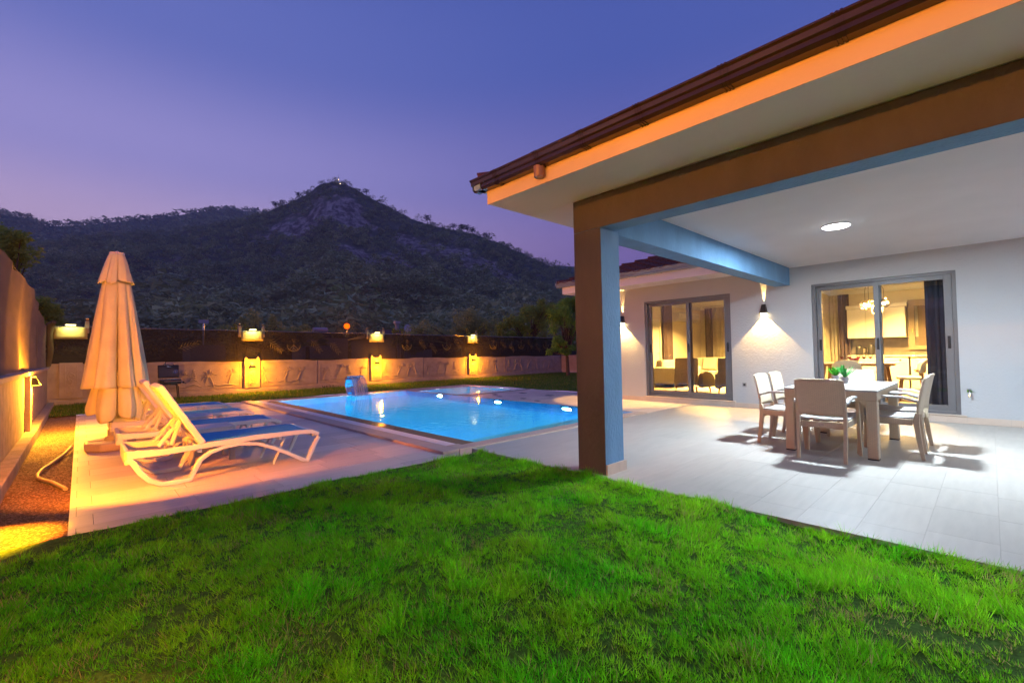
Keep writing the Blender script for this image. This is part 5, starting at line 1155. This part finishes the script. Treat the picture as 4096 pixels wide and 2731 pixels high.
t = thing('pool_waterfall', 'curved steel waterfall spout pouring into the pool', 'fountain', (-13.62,6.12,.0))
prf = [(-.02,.0),(-.09,.10),(-.13,.24),(-.12,.38),(-.06,.50),(.04,.575),(.14,.595),(.22,.58)]
m = MB(); w0, w1 = .15, .27
def wf(u, v):
    q = v*(len(prf)-1); i = min(int(q), len(prf)-2); f_ = q-i; X_ = prf[i][0]*(1-f_)+prf[i+1][0]*f_; Z_ = prf[i][1]*(1-f_)+prf[i+1][1]*f_
    return (X_, (u-.5)*2*(w0+(w1-w0)*v), Z_)
m.grid(wf, 8, 28).build('spout', CHROME, t, smooth=True, solid=.02)
MB().box(-.12,.06,-.2,.2,.0,.02).build('base_plate', CHROME, t, bevel=.004)
WFALL, n, o_ = custom('falling_water')
tpn = n.nodes.new('ShaderNodeBsdfTransparent'); gln = n.nodes.new('ShaderNodeBsdfGlossy'); gln.inputs['Roughness'].default_value = .12
dfn = n.nodes.new('ShaderNodeBsdfTranslucent'); dfn.inputs[0].default_value = (.9,.93,.95,1)
gg = n.nodes.new('ShaderNodeTexCoord'); tn = n.nodes.new('ShaderNodeTexNoise'); tn.inputs['Scale'].default_value = 9; tn.inputs['Detail'].default_value = 4; mpn = n.nodes.new('ShaderNodeMapping'); mpn.inputs['Scale'].default_value = (.08,2.6,.08)
n.links.new(gg.outputs['Object'], mpn.inputs[0]); n.links.new(mpn.outputs[0], tn.inputs['Vector']); rr_ = n.nodes.new('ShaderNodeValToRGB'); rr_.color_ramp.elements[0].position = .40; rr_.color_ramp.elements[1].position = .70; n.links.new(tn.outputs['Fac'], rr_.inputs[0])
bb = n.nodes.new('ShaderNodeBump'); bb.inputs['Strength'].default_value = .2; bb.inputs['Distance'].default_value = .03; n.links.new(tn.outputs['Fac'], bb.inputs['Height']); n.links.new(bb.outputs[0], gln.inputs['Normal'])
ma = n.nodes.new('ShaderNodeMixShader'); n.links.new(rr_.outputs[0], ma.inputs[0]); n.links.new(tpn.outputs[0], ma.inputs[1]); n.links.new(dfn.outputs[0], ma.inputs[2])
mb_ = n.nodes.new('ShaderNodeMixShader'); mb_.inputs[0].default_value = .40; n.links.new(ma.outputs[0], mb_.inputs[1]); n.links.new(gln.outputs[0], mb_.inputs[2]); n.links.new(mb_.outputs[0], o_.inputs[0])
def fall(u, v):
    tt = v*.34; X_ = .215 + 1.05*tt; Z_ = .57 - 4.9*tt*tt; return (X_ + .012*math.sin(u*23), (u-.5)*2*(w1-.01)*(1-.06*v), max(Z_, .014))
MB().grid(fall, 30, 24).build('falling_water', WFALL, t, smooth=True)
FOAM = M('water_foam', (.75,.85,.9), .5, .3)
m = MB()
for k in range(150): m.ball((.56+random.gauss(0,.035), random.uniform(-.27,.27), .014+abs(random.gauss(0,.010))), random.uniform(.004,.011), 5, 3)
m.build('splash', FOAM, t)
t['label'] = 'curved steel waterfall spout pouring into the pool'
# ================================================================== TREES AND FAR THINGS
BARK = M('bark', (.13,.095,.065), .95, .1, var=.4, vscale=12, bump=.6, bscale=30)
def limb_tree(name, label, loc, h, trunk_h, crown, n, leaf, mat, seed, r0=.09, clumps=26, group=None, cat='tree'):
    """crown: list of (dx,dy,z,rx,ry,rz) lobes; leaves are small bent quads gathered in clumps"""
    g_ = np.random.default_rng(seed); t = thing(name, label, cat, loc, group=group)
    m = MB(); top = Vector((crown[0][0]*.5, crown[0][1]*.5, trunk_h)); m.tube([(0,0,-.1),(g_.normal(0,.03),g_.normal(0,.03),trunk_h*.5),top], [r0*1.25,r0,r0*.85], 8)
    cents = []
    for _ in range(clumps):
        c = crown[g_.integers(len(crown))]; d = g_.normal(size=3); d /= np.linalg.norm(d); q = g_.uniform(.35,1.0)
        p = np.array([c[0]+d[0]*c[3]*q, c[1]+d[1]*c[4]*q, c[2]+d[2]*c[5]*q]); cents.append((p, g_.uniform(.22,.42)*min(c[3],c[5])))
        if _ % 2 == 0:
            mid = (np.array(top)*.5 + p*.5) + g_.normal(0,.05,3)*h*.2; m.tube([tuple(top), tuple(mid), tuple(p)], [r0*.55,r0*.3,r0*.08], 5)
    m.build('trunk', BARK, t, smooth=True)
    k = g_.integers(len(cents), size=n); C = np.array([c[0] for c in cents])[k]; rd = np.array([c[1] for c in cents])[k]
    d = g_.normal(size=(n,3)); d /= np.linalg.norm(d, axis=1, keepdims=True); P = C + d*(rd*g_.uniform(.3,1.1,n)**.7)[:, None]
    ax = g_.normal(size=(n,3)); ax[:, 2] = ax[:, 2]*.5-.3; ax /= np.linalg.norm(ax, axis=1, keepdims=True); sd = np.cross(ax, g_.normal(size=(n,3))); sd /= np.linalg.norm(sd, axis=1, keepdims=True)
    L_ = leaf*g_.uniform(.7,1.4,n)[:, None]; V = np.stack([P, P+ax*L_*.5+sd*L_*.22, P+ax*L_, P+ax*L_*.5-sd*L_*.22], 1).reshape(-1,3); F = np.arange(n*4).reshape(-1,4)
    mesh_np('crown', V, F, mat, t, k=4); return t
LEAF1 = leafmat('citrus_leaf', (.24,.46,.08), .5, .45); LEAF2 = leafmat('olive_dark_leaf', (.34,.44,.09), .5, .45); LEAF3 = leafmat('dusk_leaf', (.44,.45,.16), .45, .4); LEAF4 = leafmat('lime_vine_leaf', (.26,.30,.04), .4, .4)
limb_tree('garden_tree', 'round-crowned small tree on the back lawn near the house corner', (-14.4,17.45,.02), 3.6, 1.05, [(.05,-.15,1.95,1.05,.95,.80),(.15,.0,2.9,1.0,.95,.85),(-.15,-.35,1.5,.85,.75,.45),(.2,.1,3.5,.65,.6,.5)], 15000, .11, LEAF1, 31, .085, 60)
limb_tree('neighbour_tree', 'wide dark leafy tree rising behind the garden tree', (-19.5,20.0,-.1), 5.2, 1.8, [(0,0,3.1,1.3,1.6,1.2),(.2,.9,3.9,1.1,1.2,.85),(-.4,-1.4,2.6,1.0,1.2,.8)], 13000, .13, LEAF2, 32, .12, 70)
limb_tree('neighbour_tree', 'broad brownish tree beyond the screen net near the children\'s pool', (-31.5,24.0,-.1), 6.2, 2.0, [(0,.3,4.1,2.0,2.4,1.6),(-1.5,-2.6,3.0,1.8,2.2,1.3),(1.0,2.4,3.2,1.8,2.0,1.3),(-1,-4.4,2.2,1.4,1.6,.9)], 13000, .17, LEAF3, 33, .16, 90)
limb_tree('neighbour_tree', 'dim round tree beyond the net behind the sprig-side pilaster', (-38.7,10.2,-.1), 5.4, 2.0, [(0,0,3.6,2.0,2.2,1.3),(-1,-1.8,3.0,1.4,1.5,1.0),(0,2.2,3.0,1.3,1.5,1.0)], 8000, .19, LEAF3, 34, .15, 60)
limb_tree('neighbour_tree', 'dark leafy tree behind the brown shade net', (-21.5,-1.9,-.1), 6.0, 2.5, [(0,.1,4.9,.95,.75,.75),(.2,-.2,4.0,.9,.8,.8),(.6,.0,3.2,.8,.75,.7)], 9000, .14, LEAF2, 35, .13, 60)
limb_tree('neighbour_tree', 'lower leafy tree behind the end of the brown shade net', (-23.0,-1.15,-.1), 4.0, 1.5, [(0,.1,3.1,.8,.6,.55),(0,.35,2.4,.8,.6,.6)], 5000, .13, LEAF2, 36, .10, 40)
for k, (x, y, z, s, lab) in enumerate(((-18.0,4.02,2.05,.30,'lime green climbing shoots sprouting by the sprig-side floodlight'),(-18.2,10.3,2.0,.33,'lime green shoots poking over the net by the satellite dish'),(-18.2,14.7,2.1,.55,'yellowing leafy shoots over the net by the children\'s pool floodlight'),(-18.1,16.0,2.2,.60,'tall yellow-green shoots over the net beyond the last floodlight'),(-18.0,18.3,2.0,.32,'small lime shoots over the net near the garden tree'),(-18.0,19.6,2.0,.30,'lime shoots over the net beside the garden tree'))):
    g_ = np.random.default_rng(50+k); t = thing('climbing_plant', lab, 'plant', (x,y,-.1), group='shoots growing over the screen net')
    m = MB(); tips = []
    for q in range(6):
        a = g_.uniform(-1,1)*s*1.1; hgt = z + .1 + g_.uniform(.1,1.0)*s*1.3; m.tube([(0,a*.4,0),(.05,a*.6,z*.7+.1),(g_.normal(0,.1),a,hgt)], [.02,.012,.004], 5); tips.append((a, hgt))
    m.build('stem', BARK, t)
    n = 420; q = g_.integers(6, size=n); tt = g_.uniform(0,1,n)**.6; A = np.array(tips)[q]
    P = np.stack([g_.normal(0,.07,n), A[:, 0]*(.5+.5*tt)+g_.normal(0,.05,n), (z-.25)+(A[:, 1]-z+.25)*tt+g_.normal(0,.03,n)], -1)
    ax = g_.normal(size=(n,3)); ax /= np.linalg.norm(ax, axis=1, keepdims=True); sd = np.cross(ax, g_.normal(size=(n,3))); sd /= np.linalg.norm(sd, axis=1, keepdims=True); L_ = g_.uniform(.05,.10,n)[:, None]
    V = np.stack([P, P+ax*L_*.5+sd*L_*.33, P+ax*L_, P+ax*L_*.5-sd*L_*.33], 1).reshape(-1,3); mesh_np('leaves', V, np.arange(n*4).reshape(-1,4), LEAF4, t, k=4)
for k, (x, y, lab) in enumerate(((-43.2,12.4,'low fan palm beyond the net next to the dim round tree'),(-42.5,14.9,'low fan palm beyond the net beside the grey rooftop tank'))):
    t = thing('fan_palm', lab, 'palm', (x,y,-.1), group='fan palms beyond the net'); MB().lathe([(.22,0),(.16,2.2)], 10).build('trunk', BARK, t)
    m = MB(); g_ = random.Random(k)
    for q in range(34):
        a = q*2.4; el = g_.uniform(.1,1.25); d = Vector((math.cos(a)*math.cos(el), math.sin(a)*math.cos(el), math.sin(el))); c = Vector((0,0,2.2)) + d*.9; sd = Vector((-math.sin(a),math.cos(a),0)); upv = sd.cross(d)
        for f_ in range(9):
            th_ = (f_-4)*.26; e = d*math.cos(th_)+sd*math.sin(th_); m.add([c, c+e*.75+upv*.05+sd*.03, c+e*1.15-Vector((0,0,.15)), c+e*.75-upv*.05-sd*.03], [(0,1,2,3)])
    m.build('fronds', LEAF3, t)
# neighbouring rooftops
t = thing('neighbour_house', 'low neighbour house with red tiled roof and chimney beyond the net', 'house', (-44,24.0,-.1))
MB().box(-3,3,-3,3.2,0,3.0).build('wall', M('dim_wall', (.4,.35,.3), .9), t); MB().add([(-3.4,-3.4,3.0),(3.4,-3.4,3.0),(3.4,3.6,3.0),(-3.4,3.6,3.0),(0,-1.0,4.0),(0,1.2,4.0)], [(0,1,4),(1,2,5,4),(2,3,5),(3,0,4,5)]).build('roof', ROOFT, t)
MB().box(-.16,.16,.6,.92,3.4,4.7).build('chimney', M('dim_wall', (.4,.35,.3)), t); MB().box(-.22,.22,.45,1.05,4.7,4.95).build('chimney_cap', M('cap_grey', (.5,.45,.42)), t); MB().box(-1,1,1.5,3.6,3.2,3.55).build('parapet', ROOFT, t)
t = thing('satellite_dish', 'white satellite dish on a neighbour roof', 'satellite dish', (-41.35,24.4,3.0)); MB().tube([(0,0,0),(0,0,.75)], .03, 6).build('mast', STEEL, t)
def dsh(u, v): a = u*2*math.pi; return (.05+.12*v*v, .42*v*math.cos(a), .92+.42*v*math.sin(a))
MB().grid(dsh, 20, 4).build('reflector', M('dish_white', (.7,.68,.66), .5), t, smooth=True, solid=.02); MB().tube([(.1,0,.6),(.5,0,.85)], .015, 5).build('feed_arm', STEEL, t)
t = thing('roof_water_tank', 'pinkish solar water tank on a roof beyond the net', 'water tank', (-51.4,19.4,-.1)); MB().box(-1.5,1.5,-2.5,2.5,0,3.3).build('house_block', M('dim_wall', (.4,.35,.3)), t)
MB().tube([(0,-.75,4.25),(0,.75,4.25)], .28, 12).build('tank', M('tank_pink', (.45,.34,.34), .5), t, smooth=True); MB().add([(.3,-.8,4.1),(.3,.8,4.1),(1.2,.8,3.35),(1.2,-.8,3.35)], [(0,1,2,3)]).build('collector', BLACKM, t, solid=.05)
t = thing('roof_vent', 'thin roof pole with a box on a house by the umbrella side', 'vent pipe', (-46,7.6,-.1)); MB().box(-2,2,-1.2,1.2,0,2.4).build('house_block', M('dim_wall', (.4,.35,.3)), t); MB().tube([(0,0,2.3),(0,0,4.4)], .06, 6).build('pipe', STEEL, t); MB().box(-.12,.12,-.35,.35,4.3,4.6).build('box', M('cap_grey', (.5,.5,.5)), t)
# ================================================================== EVENING AIR
HZM, n, o_ = custom('evening_haze'); pv = n.nodes.new('ShaderNodeVolumePrincipled'); pv.inputs['Color'].default_value = (.80,.86,1,1); pv.inputs['Density'].default_value = .00048; pv.inputs['Anisotropy'].default_value = .1; n.links.new(pv.outputs[0], o_.inputs['Volume'])
tag(MB().box(-1500,700,-700,1500,-3,330).build('haze', HZM), 'thin bluish evening haze over the valley', 'haze', kind='stuff')
